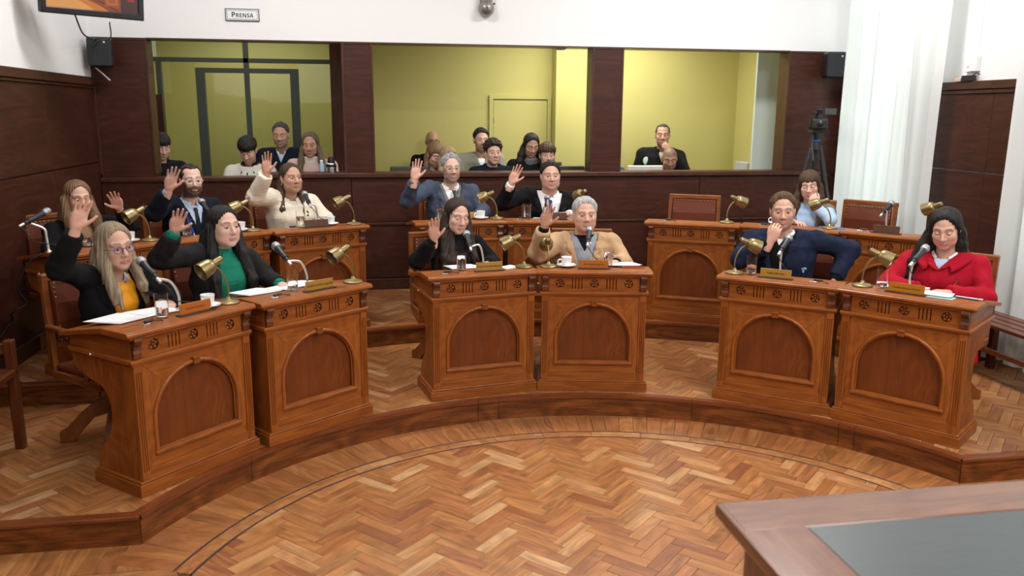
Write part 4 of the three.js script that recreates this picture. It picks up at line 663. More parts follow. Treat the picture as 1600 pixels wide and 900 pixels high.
  for (const L of o.wear) if (L.v?.lapel) { const v = L.v; for (const s of [-1, 1]) { // lapels lie on the jacket front
    const rows = 16, cols = 5, P = [], I = []; for (let i = 0; i <= rows; i++) { const u = i / rows, yy = lerp(v.bot + .005, Math.min(v.top, -.0), u), tt = clamp((yy - v.bot) / (v.top - v.bot), 0, 1), wi = (v.w ?? .07) * tt + (v.w0 ?? 0), notch = u > .72 && u < .8 ? .55 : 1, wd = v.lapel * notch * Math.sin(clamp(u * 1.0 + .06, 0, 1) * 2.2) * 1.05, cxv = lerp(hip[0], nb[0], clamp((nb[1] + yy - tY0) / (tY1 - tY0), 0, 1)) - nb[0] + (v.x ?? 0);
      for (let j = 0; j <= cols; j++) { const x = cxv + s * (wi - .003 + wd * j / cols), Y = nb[1] + yy; P.push(nb[0] + x, Y, front(nb[0] + cxv + s * (wi + .006 + wd * j / cols), Y, .005 + .012 * Math.sin(j / cols * 2.5))); } }
    const n0 = P.length / 3; for (let i = 0; i < n0; i++) P.push(P[3 * i], P[3 * i + 1], P[3 * i + 2] - .006); const W1 = cols + 1;
    for (let i = 0; i < rows; i++) for (let j = 0; j < cols; j++) { const a = i * W1 + j; I.push(a, a + 1, a + W1, a + 1, a + W1 + 1, a + W1); } for (let i = 0; i < rows; i++) for (const j of [0, cols]) { const a = i * W1 + j; I.push(a, a + W1, a + n0, a + W1, a + W1 + n0, a + n0); }
    const g = new THREE.BufferGeometry(); g.setAttribute('position', new THREE.Float32BufferAttribute(P, 3)); g.setIndex(I); const m = g.toNonIndexed(); m.computeVertexNormals(); uvFrom(m, (x, y) => [x * 3, y * 3]); part(t, 'lapel', m, L.mat); } }
  if (o.tie) { const ys = [0, -.02, -.03, -.08, -.14, -.2, -.26, -.3]; chest('tie', ys.map(y => [0, y - .02]), [.012, .017, .011, .016, .021, .025, .028, .03], o.tie, .004); }
  for (const b of o.pins ?? []) { const g = b.geo ?? sph(.009, 0, 0, 0, 10, 8); part(t, b.name, g.translate(nb[0] + b.x, nb[1] + b.y, front(nb[0] + b.x, nb[1] + b.y, .002)), b.mat); }
  for (const c of o.strips ?? []) chest(c.name, c.pts, c.w, c.mat, c.ofs ?? .004);
  // ----- hair
  const hr = o.hair;
  if (hr) {
    const th0 = hr.t ?? .012, hl = hr.line ?? .062, locks = hr.locks ?? [], sd = o.sd ?? 0, v3 = V(0, 0, 0), m = HI.elements;
    const F = headField(f);
    const fn = (X, Y, Z) => {
      const x = m[0] * X + m[4] * Y + m[8] * Z + m[12], y = m[1] * X + m[5] * Y + m[9] * Z + m[13], z = m[2] * X + m[6] * Y + m[10] * Z + m[14];
      const ax = Math.abs(x), wv = w;
      const hy = (hr.fringe ?? hl + .018 - (hr.long ? 12 : 5) * x * x) + (hr.fringe ? .006 * Math.sin(x * 160) : .0014 * Math.sin(x * 90 + sd)), zs = y > .03 ? lerp(.03, .05, sstep(.03, .075, y)) : .024;
      let face = smax(y - hy, zs - z, .02); if (hr.long) face = smax(face, ax - (hr.fw ?? .062) * wv * 1.02, .02);
      const th = th0 * (hr.fringe ? 1 : clamp(.2 + face / .035, .2, 1)) * (hr.long ? 1 : lerp(.3, 1.15, sstep(.0, .085, y)));
      let d = ell(x, y, z, 0, .04, -.017, .0765 * wv + th * .8, .082 + th, .098 + th * .8);
      if (hr.long || hr.nape) d = smin(d, ell(x, y, z, 0, -.035, -.04, .072 * wv + th, .09, .062 + th), .03);
      if (!hr.long && !hr.curl) d += .0045 * noise.noise(x * 48 + sd, y * 34, z * 40) + .0025 * noise.noise(x * 100, y * 60 + sd, z * 90);
      if (hr.curl) d += hr.curl * (noise.noise(x * 55 + sd, y * 55, z * 55) + .5 * noise.noise(x * 110, y * 110, z * 110)) - .003;
      // hairline
      d = smax(d, -face, .006);
      if (!hr.long) { const yl = z > .012 ? -.012 : z > -.03 ? lerp(.022, -.012, sstep(-.012, .012, z)) - .0 : lerp(-.075, .015, sstep(-.06, -.03, z)); d = smax(d, yl - y, .01); if (hr.recede) d = smax(d, -ell(ax, y, z, .052, .085, .07, .03, .03, .05), .012); }
      else if (!hr.free) { d = smax(d, -.125 - y, .02); }
      let l = 9; for (const q of locks) for (let i = 1; i < q.length; i++) { const a = q[i - 1], b = q[i], e = cap(X, Y, Z, a, b, a[3], b[3]); l = smin(l, e, .018); }
      if (l < 5) { d = smin(d, l, .025); }
      if (Math.abs(d) < .03) { const an = Math.atan2(x, z + .02); d += (hr.str ?? .0022) * (Math.sin(an * 34 + 5 * noise.noise(x * 14, y * 6, z * 14) + sd) + .7 * noise.noise(an * 22, y * 7, sd)); }
      return smax(d, -(F(x, y, z) + .004), .001);
    };
    const c = V(...H); let lo = [H[0] - .13, H[1] - .16, H[2] - .15], hi = [H[0] + .13, H[1] + .16, H[2] + .15]; for (const q of locks) for (const p of q) for (let i = 0; i < 3; i++) { lo[i] = Math.min(lo[i], p[i] - p[3] - .02); hi[i] = Math.max(hi[i], p[i] + p[3] + .02); }
    const g = nets(fn, lo, hi, near ? .0052 : .0068); uvFrom(g, (x, y, z) => [Math.atan2(x - H[0], z - H[2] + .03) * .55 + (x + z) * .6, y * 2.2]); part(t, 'hair', g, hairMat(hr.c));
  }
  // ----- glasses
  if (o.glasses) { const G = o.glasses, rg = [], lens = []; for (const q of [-1, 1]) { rg.push(new THREE.TorusGeometry(.021, .0022, 6, 22).scale(1.12, G.r ?? .86, 1).translate(q * .033, .001, .1)); rg.push(tube([[q * .056, .006, .098], [q * .074 * w, .006, .06], [q * .079 * w, .004, 0], [q * .078 * w, -.008, -.02]], .0018, 14, 6)); lens.push(new THREE.CircleGeometry(.0205, 20).scale(1.12, G.r ?? .86, 1).translate(q * .033, .001, .1)); } rg.push(tube([[-.011, .004, .1], [0, .008, .103], [.011, .004, .1]], .002, 8, 6));
    const gp = part(t, 'glasses', merge(rg).applyMatrix4(HM), G.mat); for (const l of lens) part(gp, 'lens', l.applyMatrix4(HM), M.pane); }
  if (o.earring) for (const q of [-1, 1]) part(t, 'earring', (o.earring === 'hoop' ? new THREE.TorusGeometry(.011, .0014, 6, 18).rotateY(Math.PI / 2) : sph(.0045, 0, 0, 0, 10, 8)).translate(q * .081 * w, -.042, -.012).applyMatrix4(HM), o.earring === 'hoop' ? M.brass : M.silver);
  if (o.skirt) { const S = o.skirt, g = nets((x, y, z) => smin(cap(x, y, z, [S.x - .05, .5, -.02], [S.x, .33, .02], .05, .04), cap(x, y, z, [S.x - .07, .5, .1], [S.x - .02, .35, .12], .05, .03), .06) + .006 * noise.noise(x * 20, y * 9, z * 20), [S.x - .2, .22, -.14], [S.x + .12, .72, .28], .012); uvFrom(g, (x, y, z) => [x * 3 + z * 3, y * 3]); part(t, 'coat_skirt', g, S.mat); }
  // ----- legs, seated
  if (o.legs) {
    const lg = []; const yS = .5; const fn = (x, y, z) => { let d = 9; for (const q of [-1, 1]) { d = smin(d, cap(x, y, z, [hip[0] + q * .09, yS + .04, -.06], [hip[0] + q * .11, yS + .01, .36], .085, .064), .03); d = smin(d, cap(x, y, z, [hip[0] + q * .11, yS + .01, .36], [hip[0] + q * .11, .1, .34], .062, .045), .03); } return d; };
    const g = nets(fn, [-.32, .04, -.22], [.32, .66, .5], .02); uvFrom(g, (x, y, z) => [x * 3, y * 3 + z]); part(t, 'trousers', g, o.legs);
    for (const q of [-1, 1]) part(t, 'shoe', nets((x, y, z) => smax(smin(ell(x, y, z, hip[0] + q * .11, .045, .36, .042, .06, .07), ell(x, y, z, hip[0] + q * .115, .03, .44, .042, .042, .085), .03), -y + .001, .006), [hip[0] + q * .11 - .07, -.01, .26], [hip[0] + q * .11 + .07, .13, .56], .012), M.black);
  }
  return t;
}
const HC_ = { blackH: [.012, .01, .01], darkB: [.03, .017, .011], brown: [.06, .033, .018], midB: [.095, .052, .026], fairB: [.17, .1, .05], blond: [.33, .235, .13], greyL: [.42, .42, .42], grey: [.3, .3, .31], ashB: [.26, .2, .13] };
const CL = { black: cloth([.007, .007, .008]), blackW: cloth([.008, .008, .009], { roughness: 1 }), navy: cloth([.007, .01, .02]), blue: cloth([.011, .017, .042]), slate: cloth([.06, .08, .12]), cream: cloth([.72, .66, .54], { bumpScale: .0015 }), creamS: cloth([.72, .68, .58]), white: cloth([.8, .81, .84]), ltBlue: cloth([.45, .55, .72]), paleB: cloth([.38, .52, .72]), mustard: cloth([.72, .3, .012], { roughness: .5 }), green: cloth([.012, .19, .12], { bumpScale: .0014 }), beige: cloth([.5, .33, .19]), greyK: cloth([.28, .31, .36], { bumpScale: .0016 }), greyV: cloth([.2, .19, .175], { bumpScale: .0016 }), red: cloth([.36, .006, .02]), vest: cloth([.17, .15, .13]), tieN: cloth([.008, .01, .02], { roughness: .5 }), tieB: cloth([.02, .03, .16], { roughness: .5 }), tieG: cloth([.45, .47, .48], { roughness: .5 }), gold: M.stud, pink: cloth([.6, .42, .38]), olive: cloth([.26, .26, .2]), charcoal: cloth([.014, .014, .015]), hoodie: cloth([.66, .64, .58]), maroon: cloth([.2, .03, .07]), blueS: cloth([.16, .26, .38]), jeanJ: cloth([.03, .06, .14]), scarf: cloth([.68, .63, .55], { bumpScale: .003 }), plaid: cloth([.16, .16, .17], { bumpScale: .005 }) };
const seatAt = (k, x) => ({ pos: loc(k, x, 0, -.72), turn: turnOf(k) });
const camDir = { A: [-.5, .12, .86], B: [-.44, .13, .89], P3: [-.52, .1, .85], P4: [-.4, .08, .92], G: [-.32, .07, .95], P6: [-.14, .08, .99], C: [-.25, .15, .96], P8: [-.05, .08, 1], D: [-.02, .13, .99], E: [.19, .11, .98], P11: [.15, .08, .98], F: [.25, .12, .96] };
const sub = (a, b) => [a[0] - b[0], a[1] - b[1], a[2] - b[2]];
const raise = (k, S, E, W, T, extra = {}) => ({ S, E, W, dir: sub(T, W), nor: camDir[k], pose: 'open', ...extra });
const lockPair = (x0, y0, z0, len, dx, dz, r0 = .03, r1 = .018) => [[x0, y0, z0, r0], [x0 + dx * .4, y0 - len * .35, z0 + dz * .35, r0 * 1.05], [x0 + dx * .8, y0 - len * .7, z0 + dz * .8, r0 * .95], [x0 + dx, y0 - len, z0 + dz, r1]];
const coat = (mat, v, x = {}) => ({ name: 'jacket', mat, off: .022, fold: .009, v, ...x });
// front row
person({ ...seatAt('A', .047), label: 'woman in black coat and mustard top, purple glasses, one hand raised high', sd: 1, skin: 'light', head: [0, 1.114, .06], yaw: -.12, nod: .02, roll: .08, hs: 1.03, sw: .16, bust: 1, legs: CL.black, cell: .003,
  face: { jaw: .93, open: .95, lip: [.45, .14, .12], brow: [.16, .1, .06], browThin: 1, gaze: .6 }, R: raise('A', [-.15, .968, .0], [-.35, 1.06, .12], [-.328, 1.265, .265], [-.265, 1.452, .29]), L: { E: [.27, .8, .12], W: [.1, .815, .34], pose: 'rest' },
  wear: [{ name: 'mustard_top', mat: CL.mustard, off: .004, arms: false, neck: .068 }, coat(CL.blackW, { top: .03, bot: -.5, w: .05, w0: .045, lapel: .05 }, { cut: .9, fold: .007 })], collars: [{ h: .025, mat: CL.white, gap: .75, r: .056, drop: .035 }],
  hair: { c: HC_.ashB, long: 1, t: .013, line: .078, fw: .058, locks: [lockPair(-.075, 1.13, .05, .3, -.02, .11, .03, .014), lockPair(.078, 1.12, .04, .32, .03, .1, .028, .012), lockPair(-.06, 1.08, -.02, .28, -.05, .06, .035, .02), lockPair(.06, 1.08, -.03, .26, .03, .02, .035, .02), lockPair(-.09, 1.07, .06, .27, .02, .13, .02, .01), lockPair(0, 1.06, -.06, .25, 0, -.04, .05, .03)] }, glasses: { mat: std([.07, .04, .22], { roughness: .3 }), r: .78 } });
person({ ...seatAt('B', -.173), label: 'woman in green turtleneck with long black hair and raised hand with pen', sd: 2, skin: 'fair', head: [0, 1.155, .06], yaw: .03, nod: -.06, sw: .165, bld: 1, bust: 1, build: 1.08, legs: CL.black,
  face: { jaw: 1.04, wide: 1.03, fat: .004, open: .95, lip: [.42, .14, .14], brow: [.02, .015, .012], neck: .055 }, R: raise('B', [-.155, 1.0, .005], [-.4, 1.01, .045], [-.377, 1.185, .2], [-.376, 1.333, .3]), L: { E: [.25, .82, .08], W: [.2, .81, .33] },
  wear: [{ name: 'turtleneck', mat: CL.green, off: .006, high: .06, cut: .99, rib: 1, fold: .003 }, coat(CL.charcoal, { top: .05, bot: -.5, w: .035, w0: .07 }, { cut: .84, fold: .008 })],
  hair: { c: HC_.blackH, long: 1, t: .012, line: .072, fw: .06, locks: [lockPair(-.078, 1.15, .04, .42, -.04, .1, .033, .024), lockPair(.08, 1.15, .03, .46, .06, .12, .036, .024), lockPair(-.06, 1.1, -.03, .4, -.1, .05, .045, .03), lockPair(.065, 1.1, -.03, .42, .1, .06, .045, .03), lockPair(0, 1.08, -.06, .35, 0, -.05, .06, .04)] } });
person({ ...seatAt('C', .012), label: 'young woman in black blazer with long dark brown hair and raised palm', sd: 3, skin: 'fair', head: [0, 1.115, .06], yaw: .16, nod: .16, roll: -.06, sw: .155, bust: 1, legs: CL.black,
  face: { jaw: .92, open: .08, lip: [.5, .16, .16], brow: [.06, .035, .022], browThin: 1 }, R: raise('C', [-.155, .91, .01], [-.32, .835, .19], [-.239, 1.0, .323], [-.253, 1.166, .382]), L: { E: [.25, .78, .1], W: [.13, .81, .34] },
  wear: [{ name: 'turtleneck', mat: CL.black, off: .006, high: .05, cut: .98, fold: .003 }, coat(CL.blackW, { top: .03, bot: -.3, w: .07, w0: 0, lapel: .05 }, { cut: .86 })], pins: [{ name: 'lapel_pin', x: .1, y: -.14, mat: std([.5, .6, .8]), geo: sph(.007, 0, 0, 0, 8, 6) }],
  hair: { c: HC_.darkB, long: 1, t: .009, line: .075, fw: .062, locks: [lockPair(-.075, 1.11, .04, .4, -.05, .12, .03, .022), lockPair(.076, 1.12, .03, .42, .04, .12, .028, .02), lockPair(-.07, 1.06, -.01, .36, -.08, .1, .04, .03), lockPair(-.05, 1.0, .06, .28, -.01, .1, .03, .016), lockPair(.06, 1.06, -.02, .3, .05, .05, .035, .025), lockPair(0, 1.04, -.06, .3, 0, -.03, .05, .035)] } });
person({ ...seatAt('D', -.026), label: 'grey haired man in beige jacket over grey sweater with raised hand', sd: 4, skin: 'light', head: [0, 1.108, .06], yaw: .1, nod: -.07, sw: .2, build: 1.14, legs: CL.charcoal, armW: 1.12,
  face: { jaw: 1.06, wide: 1.04, fat: .005, open: .95, brow: [.16, .14, .12], neck: .062, nose: 1.12, lip: [.42, .2, .16] }, R: raise('D', [-.195, .9, .01], [-.34, .86, .25], [-.3, 1.075, .385], [-.264, 1.243, .445]), L: { E: [.29, .76, .08], W: [.2, .81, .34] },
  wear: [{ name: 'black_shirt', mat: CL.black, off: .004, high: .045, hw: .003, cut: .97, fold: .003 }, { name: 'sweater', mat: CL.greyK, off: .013, arms: false, v: { top: .02, bot: -.075, w: .05 } }, coat(CL.beige, { top: .04, bot: -.36, w: .1, lapel: .055, seam: 1 }, { cut: .86, off: .026 })],
  hair: { c: HC_.greyL, t: .017, line: .078, fw: .06, str: .003, recede: 0 } });
person({ ...seatAt('E', -.125), label: 'man in navy jacket with his hand held to his mouth', sd: 5, skin: 'light', head: [0, 1.183, .08], yaw: .25, nod: .0, roll: .03, sw: .2, build: 1.12, legs: CL.navy, armW: 1.0,
  face: { jaw: 1.02, wide: 1.02, open: .95, brow: [.07, .045, .03], browTilt: .1, beard: { c: [.16, .1, .07], k: .4 }, neck: .058 }, R: { E: [-.24, .85, .2], W: [-.03, 1.0, .265], dir: [.25, .75, -.12], nor: [.1, -.15, -1], pose: 'loose' }, L: { S: [.215, .985, -.02], E: [.43, .93, -.1], W: [.36, .72, .04], dir: [-.1, -.8, .3], nor: [-1, 0, 0] },
  wear: [{ name: 'white_shirt', mat: CL.white, off: .0, arms: false, neck: .062 }, { name: 'black_sweater', mat: CL.black, off: .01, cut: .96, v: { top: .03, bot: -.05, w: .04 } }, coat(CL.blue, { top: .04, bot: -.34, w: .1, lapel: .055, seam: 1 }, { cut: .84, off: .026 })], collars: [{ h: .034, mat: CL.white, gap: .42, r: .06, drop: .03 }],
  pins: [{ name: 'ribbon_badge', x: .17, y: -.2, mat: std([.25, .42, .75]), geo: merge(sph(.012, -.01, .004, 0, 8, 6).scale(1, .8, .5), sph(.012, .01, .006, 0, 8, 6).scale(1, .8, .5), sph(.011, .0, -.012, 0, 8, 6).scale(.7, 1.2, .5)) }],
  hair: { c: HC_.midB, t: .015, line: .08, fw: .058, str: .003, recede: 0 } });
person({ ...seatAt('F', .002), label: 'woman in red coat with long black hair looking down at papers', sd: 6, skirt: { x: .215, mat: CL.red }, skin: 'light', head: [0, 1.148, .08], yaw: .12, nod: .3, roll: .05, sw: .18, bust: 1, build: 1.06, legs: CL.black, armW: .95,
  face: { jaw: .97, wide: 1.02, open: .1, lip: [.5, .12, .14], brow: [.03, .02, .016], neck: .052 }, R: { S: [-.2, .92, .02], E: [-.29, .78, .16], W: [-.06, .8, .34] }, L: { S: [.19, .93, .0], E: [.27, .76, .1], W: [.12, .8, .34] },
  wear: [{ name: 'patterned_blouse', mat: CL.ltBlue, off: .0, arms: false, neck: .06 }, { name: 'red_coat', mat: CL.red, off: .022, v: { top: .04, bot: -.07, w: .085, lapel: .05, seam: 1 }, cut: .97, fold: .008, neck: .07 }], collars: [{ h: .03, mat: CL.white, gap: .55, r: .058, drop: .045 }, { name: 'coat_collar', h: .03, mat: CL.red, gap: .5, r: .074, y: .012, drop: .06, flare: 3 }], earring: 'hoop', strips: [{ name: 'zip', pts: [[.12, -.1], [.125, -.18], [.12, -.26], [.1, -.34]], w: .003, mat: M.stud }, { name: 'zip', pts: [[-.1, -.14], [-.07, -.19], [-.04, -.24]], w: .003, mat: M.stud }],
  hair: { c: HC_.blackH, long: 1, t: .015, line: .07, fw: .058, locks: [lockPair(-.08, 1.14, .06, .3, -.1, .04, .035, .025), lockPair(-.06, 1.08, .0, .3, -.15, .02, .05, .03), lockPair(-.12, 1.02, .04, .26, -.07, .06, .03, .012), lockPair(.078, 1.13, .03, .2, .02, -.02, .03, .025), lockPair(.05, 1.08, -.02, .28, .03, -.06, .05, .03), lockPair(0, 1.06, -.05, .28, -.02, -.06, .055, .035)] } });
// rear row
person({ ...seatAt('P3', .136), label: 'woman with long fair brown hair in black, left hand raised beside lamp', sd: 7, skin: 'light', head: [0, 1.085, .06], yaw: -.2, nod: .05, sw: .165, bust: 1, legs: CL.black,
  face: { jaw: .95, open: .7, lip: [.45, .15, .14], brow: [.08, .05, .03] }, L: raise('P3', [.16, .885, .01], [.249, .89, .26], [.104, 1.035, .377], [.015, 1.171, .444]), R: { E: [-.24, .75, .1], W: [-.09, .82, .36], pose: 'loose' },
  wear: [{ name: 'camel_top', mat: cloth([.3, .19, .1]), off: .004, arms: false, neck: .066 }, coat(CL.blackW, { top: .03, bot: -.5, w: .05, w0: .05 }, { cut: .92 })],
  hair: { c: HC_.fairB, long: 1, t: .013, line: .076, fw: .06, locks: [lockPair(-.08, 1.08, .04, .34, -.03, .12, .036, .025), lockPair(.08, 1.08, .04, .36, .03, .13, .036, .025), lockPair(-.05, 1.02, -.03, .3, -.04, .03, .045, .03), lockPair(.05, 1.02, -.03, .3, .04, .03, .045, .03)] } });
person({ ...seatAt('P4', .097), label: 'bearded man in navy suit with clear glasses and raised hand', sd: 8, skin: 'fair', head: [0, 1.166, .06], yaw: -.2, nod: -.04, sw: .19, build: 1.08, legs: CL.navy,
  face: { jaw: 1.0, open: .95, brow: [.03, .018, .012], beard: { c: [.03, .015, .009], k: 1.1 }, neck: .056 }, R: raise('P4', [-.185, 1.01, .01], [-.37, .965, .22], [-.325, 1.145, .4], [-.295, 1.313, .458]), L: { E: [.28, .8, .08], W: [.12, .815, .34] },
  wear: [{ name: 'blue_shirt', mat: CL.ltBlue, off: .002, cut: .97, neck: .06 }, { name: 'waistcoat', mat: CL.navy, off: .012, arms: false, v: { top: .02, bot: -.2, w: .075 } }, coat(CL.navy, { top: .04, bot: -.36, w: .1, lapel: .055 }, { cut: .84, off: .025 })], collars: [{ h: .036, mat: CL.ltBlue, gap: .32, r: .058, drop: .028 }], tie: CL.tieN,
  hair: { c: HC_.darkB, t: .009, line: .074, fw: .06, recede: 1 }, glasses: { mat: std([.65, .65, .66], { roughness: .2 }), r: .88 } });
person({ ...seatAt('G', .015), label: 'woman in cream knitted cardigan with brown hair and raised hand', sd: 9, skin: 'mid', head: [0, 1.155, .06], yaw: .1, nod: -.08, sw: .17, build: 1.06, bust: 1, legs: CL.charcoal, armW: 1.12,
  face: { jaw: 1.02, wide: 1.0, fat: .003, open: .95, gaze: .9, lip: [.4, .17, .13], brow: [.1, .06, .035], browThin: 1, neck: .054 }, R: raise('G', [-.165, 1.0, .01], [-.345, 1.03, .19], [-.288, 1.225, .32], [-.277, 1.417, .319]), L: { E: [.27, .8, .08], W: [.13, .815, .34] },
  wear: [{ name: 'cream_shirt', mat: CL.creamS, off: .006, arms: false, neck: .062 }, { name: 'cardigan', mat: CL.cream, off: .027, v: { top: .05, bot: -.6, w: .02, w0: .065 }, cut: .93, rib: 1, fold: .005 }], collars: [{ h: .03, mat: CL.creamS, gap: .35, r: .06, drop: .03 }], earring: 'pearl', pins: [{ name: 'button', x: .1, y: -.12, mat: M.gunmetal }, { name: 'button', x: .105, y: -.22, mat: M.gunmetal }],
  hair: { c: HC_.brown, long: 1, t: .008, line: .076, fw: .064, locks: [lockPair(-.074, 1.12, .0, .3, -.03, .11, .025, .014), lockPair(.074, 1.12, .0, .36, .03, .12, .026, .016), lockPair(.06, 1.08, -.02, .36, .06, .1, .03, .014), lockPair(0, 1.06, -.05, .3, 0, -.05, .055, .03), lockPair(-.05, 1.06, -.03, .3, -.04, .04, .035, .02)] } });
person({ ...seatAt('P6', .042), label: 'grey haired bearded man in blue grey suit with raised hand', sd: 10, skin: 'fair', head: [0, 1.207, .06], yaw: .06, nod: -.05, sw: .195, build: 1.08, legs: CL.slate,
  face: { jaw: .98, open: .95, brow: [.14, .11, .09], beard: { c: [.2, .14, .1], k: .75 }, neck: .055 }, R: raise('P6', [-.185, 1.035, .01], [-.4, .95, .18], [-.364, 1.14, .345], [-.327, 1.356, .346]), L: { E: [.29, .82, .08], W: [.16, .815, .34] },
  wear: [{ name: 'white_shirt', mat: CL.white, off: .0, arms: false, neck: .06 }, { name: 'grey_jumper', mat: CL.greyV, off: .01, cut: .98, v: { top: .03, bot: -.17, w: .07 } }, coat(CL.slate, { top: .04, bot: -.36, w: .1, lapel: .058 }, { cut: .82, off: .025 })], collars: [{ h: .036, mat: CL.white, gap: .35, r: .057, drop: .028 }], tie: CL.tieG,
  hair: { c: HC_.grey, t: .016, line: .08, fw: .06, str: .003 }, glasses: { mat: std([.4, .4, .42], { metalness: .7, roughness: .3 }), r: .66 } });
person({ ...seatAt('P8', .059), label: 'dark haired man in black suit and blue tie with raised hand', sd: 11, skin: 'light', head: [0, 1.137, .06], yaw: .06, nod: -.06, sw: .205, build: 1.16, legs: CL.black, armW: 1.12, hs: 1.02,
  face: { jaw: 1.08, wide: 1.05, fat: .008, open: .95, brow: [.02, .015, .012], neck: .064 }, R: raise('P8', [-.2, .975, .01], [-.43, .91, .15], [-.361, 1.095, .31], [-.287, 1.274, .307]), L: { E: [.3, .8, .1], W: [.13, .83, .33], dir: [-.6, .05, .3], pose: 'rest' },
  wear: [{ name: 'white_shirt', mat: CL.white, off: .004, cut: .98, neck: .064 }, coat(CL.black, { top: .04, bot: -.4, w: .115, lapel: .06 }, { cut: .8, off: .022 })], collars: [{ h: .036, mat: CL.white, gap: .35, r: .064, drop: .03 }], tie: CL.tieB, pins: [{ name: 'lapel_pin', x: .13, y: -.12, mat: std([.5, .65, .85]), geo: sph(.009, 0, 0, 0, 8, 6) }],
  hair: { c: HC_.blackH, t: .014, line: .076, fw: .06 } });
person({ ...seatAt('P11', .038), label: 'woman in pale blue shirt and grey waistcoat resting chin on hand', sd: 12, skin: 'fair', head: [0, 1.11, .08], yaw: .12, nod: .14, roll: .1, sw: .155, bust: 1, legs: CL.charcoal,
  face: { jaw: .92, open: .08, lip: [.5, .17, .17], brow: [.06, .04, .03], browThin: 1 }, L: { E: [.2, .84, .2], W: [.075, .955, .17], dir: [-.25, .6, -.1], nor: [-.3, .3, -.8], pose: 'loose' }, R: { E: [-.24, .78, .1], W: [-.05, .82, .35] },
  wear: [{ name: 'blue_shirt', mat: CL.paleB, off: .012, cut: .9, high: .02, seam: 1 }, { name: 'waistcoat', mat: CL.vest, off: .022, arms: false, v: { top: .05, bot: -.6, w: .02, w0: .06 } }], collars: [{ h: .034, mat: CL.paleB, gap: .35, r: .058, drop: .02 }],
  hair: { c: HC_.brown, long: 1, t: .011, line: .06, fw: .057, fringe: .045, locks: [lockPair(-.078, 1.1, .05, .24, -.02, .06, .03, .02), lockPair(.078, 1.1, .05, .24, .03, .04, .03, .02), lockPair(0, 1.06, -.05, .24, 0, -.04, .055, .035), lockPair(-.05, 1.06, -.02, .24, -.03, .02, .04, .03), lockPair(.05, 1.06, -.02, .24, .03, .02, .04, .03)] } });
// press gallery
const GF = .2, gal = (x, y, z, turn, o) => person({ far: 1, group: 'people in the press gallery', pos: [x, GF, Math.min(z - .06, -5.9)], turn, head: [0, y - GF, .06], sw: .18, R: { E: [-.25, y - GF - .44, .1], W: [-.1, y - GF - .5, .28] }, L: { E: [.25, y - GF - .44, .1], W: [.1, y - GF - .5, .28] }, ...o, hipY: Math.max(.5, y - GF - .75) });
gal(-3.05, 1.64, -5.85, .5, { label: 'dark haired person with pale blue scarf at the gallery edge', sd: 21, skin: 'light', nod: .35, face: { open: .1 }, wear: [{ name: 'jacket', mat: CL.black, off: .025 }], strips: [{ name: 'scarf', pts: [[.02, .03], [.05, -.08], [.07, -.2], [.08, -.3]], w: .04, mat: CL.blueS, ofs: .01 }], hair: { c: HC_.blackH, t: .016, line: .055, fringe: .03 } });
gal(-2.2, 1.6, -5.8, -.15, { label: 'black haired boy in white hoodie looking down', sd: 22, skin: 'light', nod: .5, face: { open: .08, brow: [.02, .015, .012] }, wear: [{ name: 'hoodie', mat: CL.hoodie, off: .03, fold: .008 }], collars: [{ name: 'hood', h: .06, mat: CL.maroon, gap: .5, r: .075, y: 0, drop: .03 }, { name: 'hood_lining', h: .07, mat: CL.black, gap: .55, r: .062, y: .005, drop: .03 }], strips: [{ name: 'drawstring', pts: [[-.06, -.02], [-.065, -.1], [-.06, -.16]], w: .005, mat: CL.black }, { name: 'drawstring', pts: [[.06, -.02], [.065, -.1], [.06, -.16]], w: .005, mat: CL.black }, { name: 'zip', pts: [[0, -.03], [0, -.1], [0, -.18]], w: .005, mat: CL.black }], hair: { c: HC_.blackH, t: .024, line: .06, fringe: .035 } });
gal(-1.9, 1.745, -6.05, -.1, { label: 'greying bearded man in dark quilted jacket', sd: 23, skin: 'mid', nod: .12, sw: .2, build: 1.1, face: { open: .1, beard: { c: [.22, .2, .19], k: .7 }, brow: [.02, .015, .012] }, wear: [{ name: 'shirt', mat: CL.ltBlue, off: .0, arms: false, neck: .06 }, { name: 'quilted_jacket', mat: CL.navy, off: .035, v: { top: .05, bot: -.1, w: .06 }, rib: 1, fold: .01 }], collars: [{ h: .03, mat: CL.white, gap: .4, r: .058 }, { name: 'hood', h: .05, mat: CL.navy, gap: .7, r: .085, y: -.01, drop: .03 }], hair: { c: [.05, .05, .055], t: .01, line: .074 } });
gal(-1.6, 1.655, -5.8, -.05, { label: 'woman with long hair, pink jacket and cream knitted scarf', sd: 24, skin: 'mid', nod: .1, yaw: -.05, face: { jaw: .93, open: .5, brow: [.06, .04, .03] }, wear: [{ name: 'pink_jacket', mat: CL.pink, off: .028, fold: .008 }, { name: 'scarf', mat: CL.scarf, off: -.05, arms: false, high: .07, hw: .035, rib: 1, fold: .01 }], hair: { c: [.13, .09, .055], long: 1, t: .012, line: .078, fw: .06, locks: [lockPair(-.078, 1.42, .04, .34, -.04, .12, .03, .016), lockPair(.08, 1.42, .04, .34, .06, .12, .032, .02), lockPair(.06, 1.38, -.02, .3, .1, .05, .045, .03)] } });
gal(-.31, 1.655, -6.9, .1, { label: 'bald man with glasses against the yellow wall', sd: 25, skin: 'mid', face: { open: .6, beard: { c: [.2, .17, .15], k: .5 } }, wear: [{ name: 'dark_jumper', mat: CL.black, off: .02 }], glasses: { mat: M.black } });
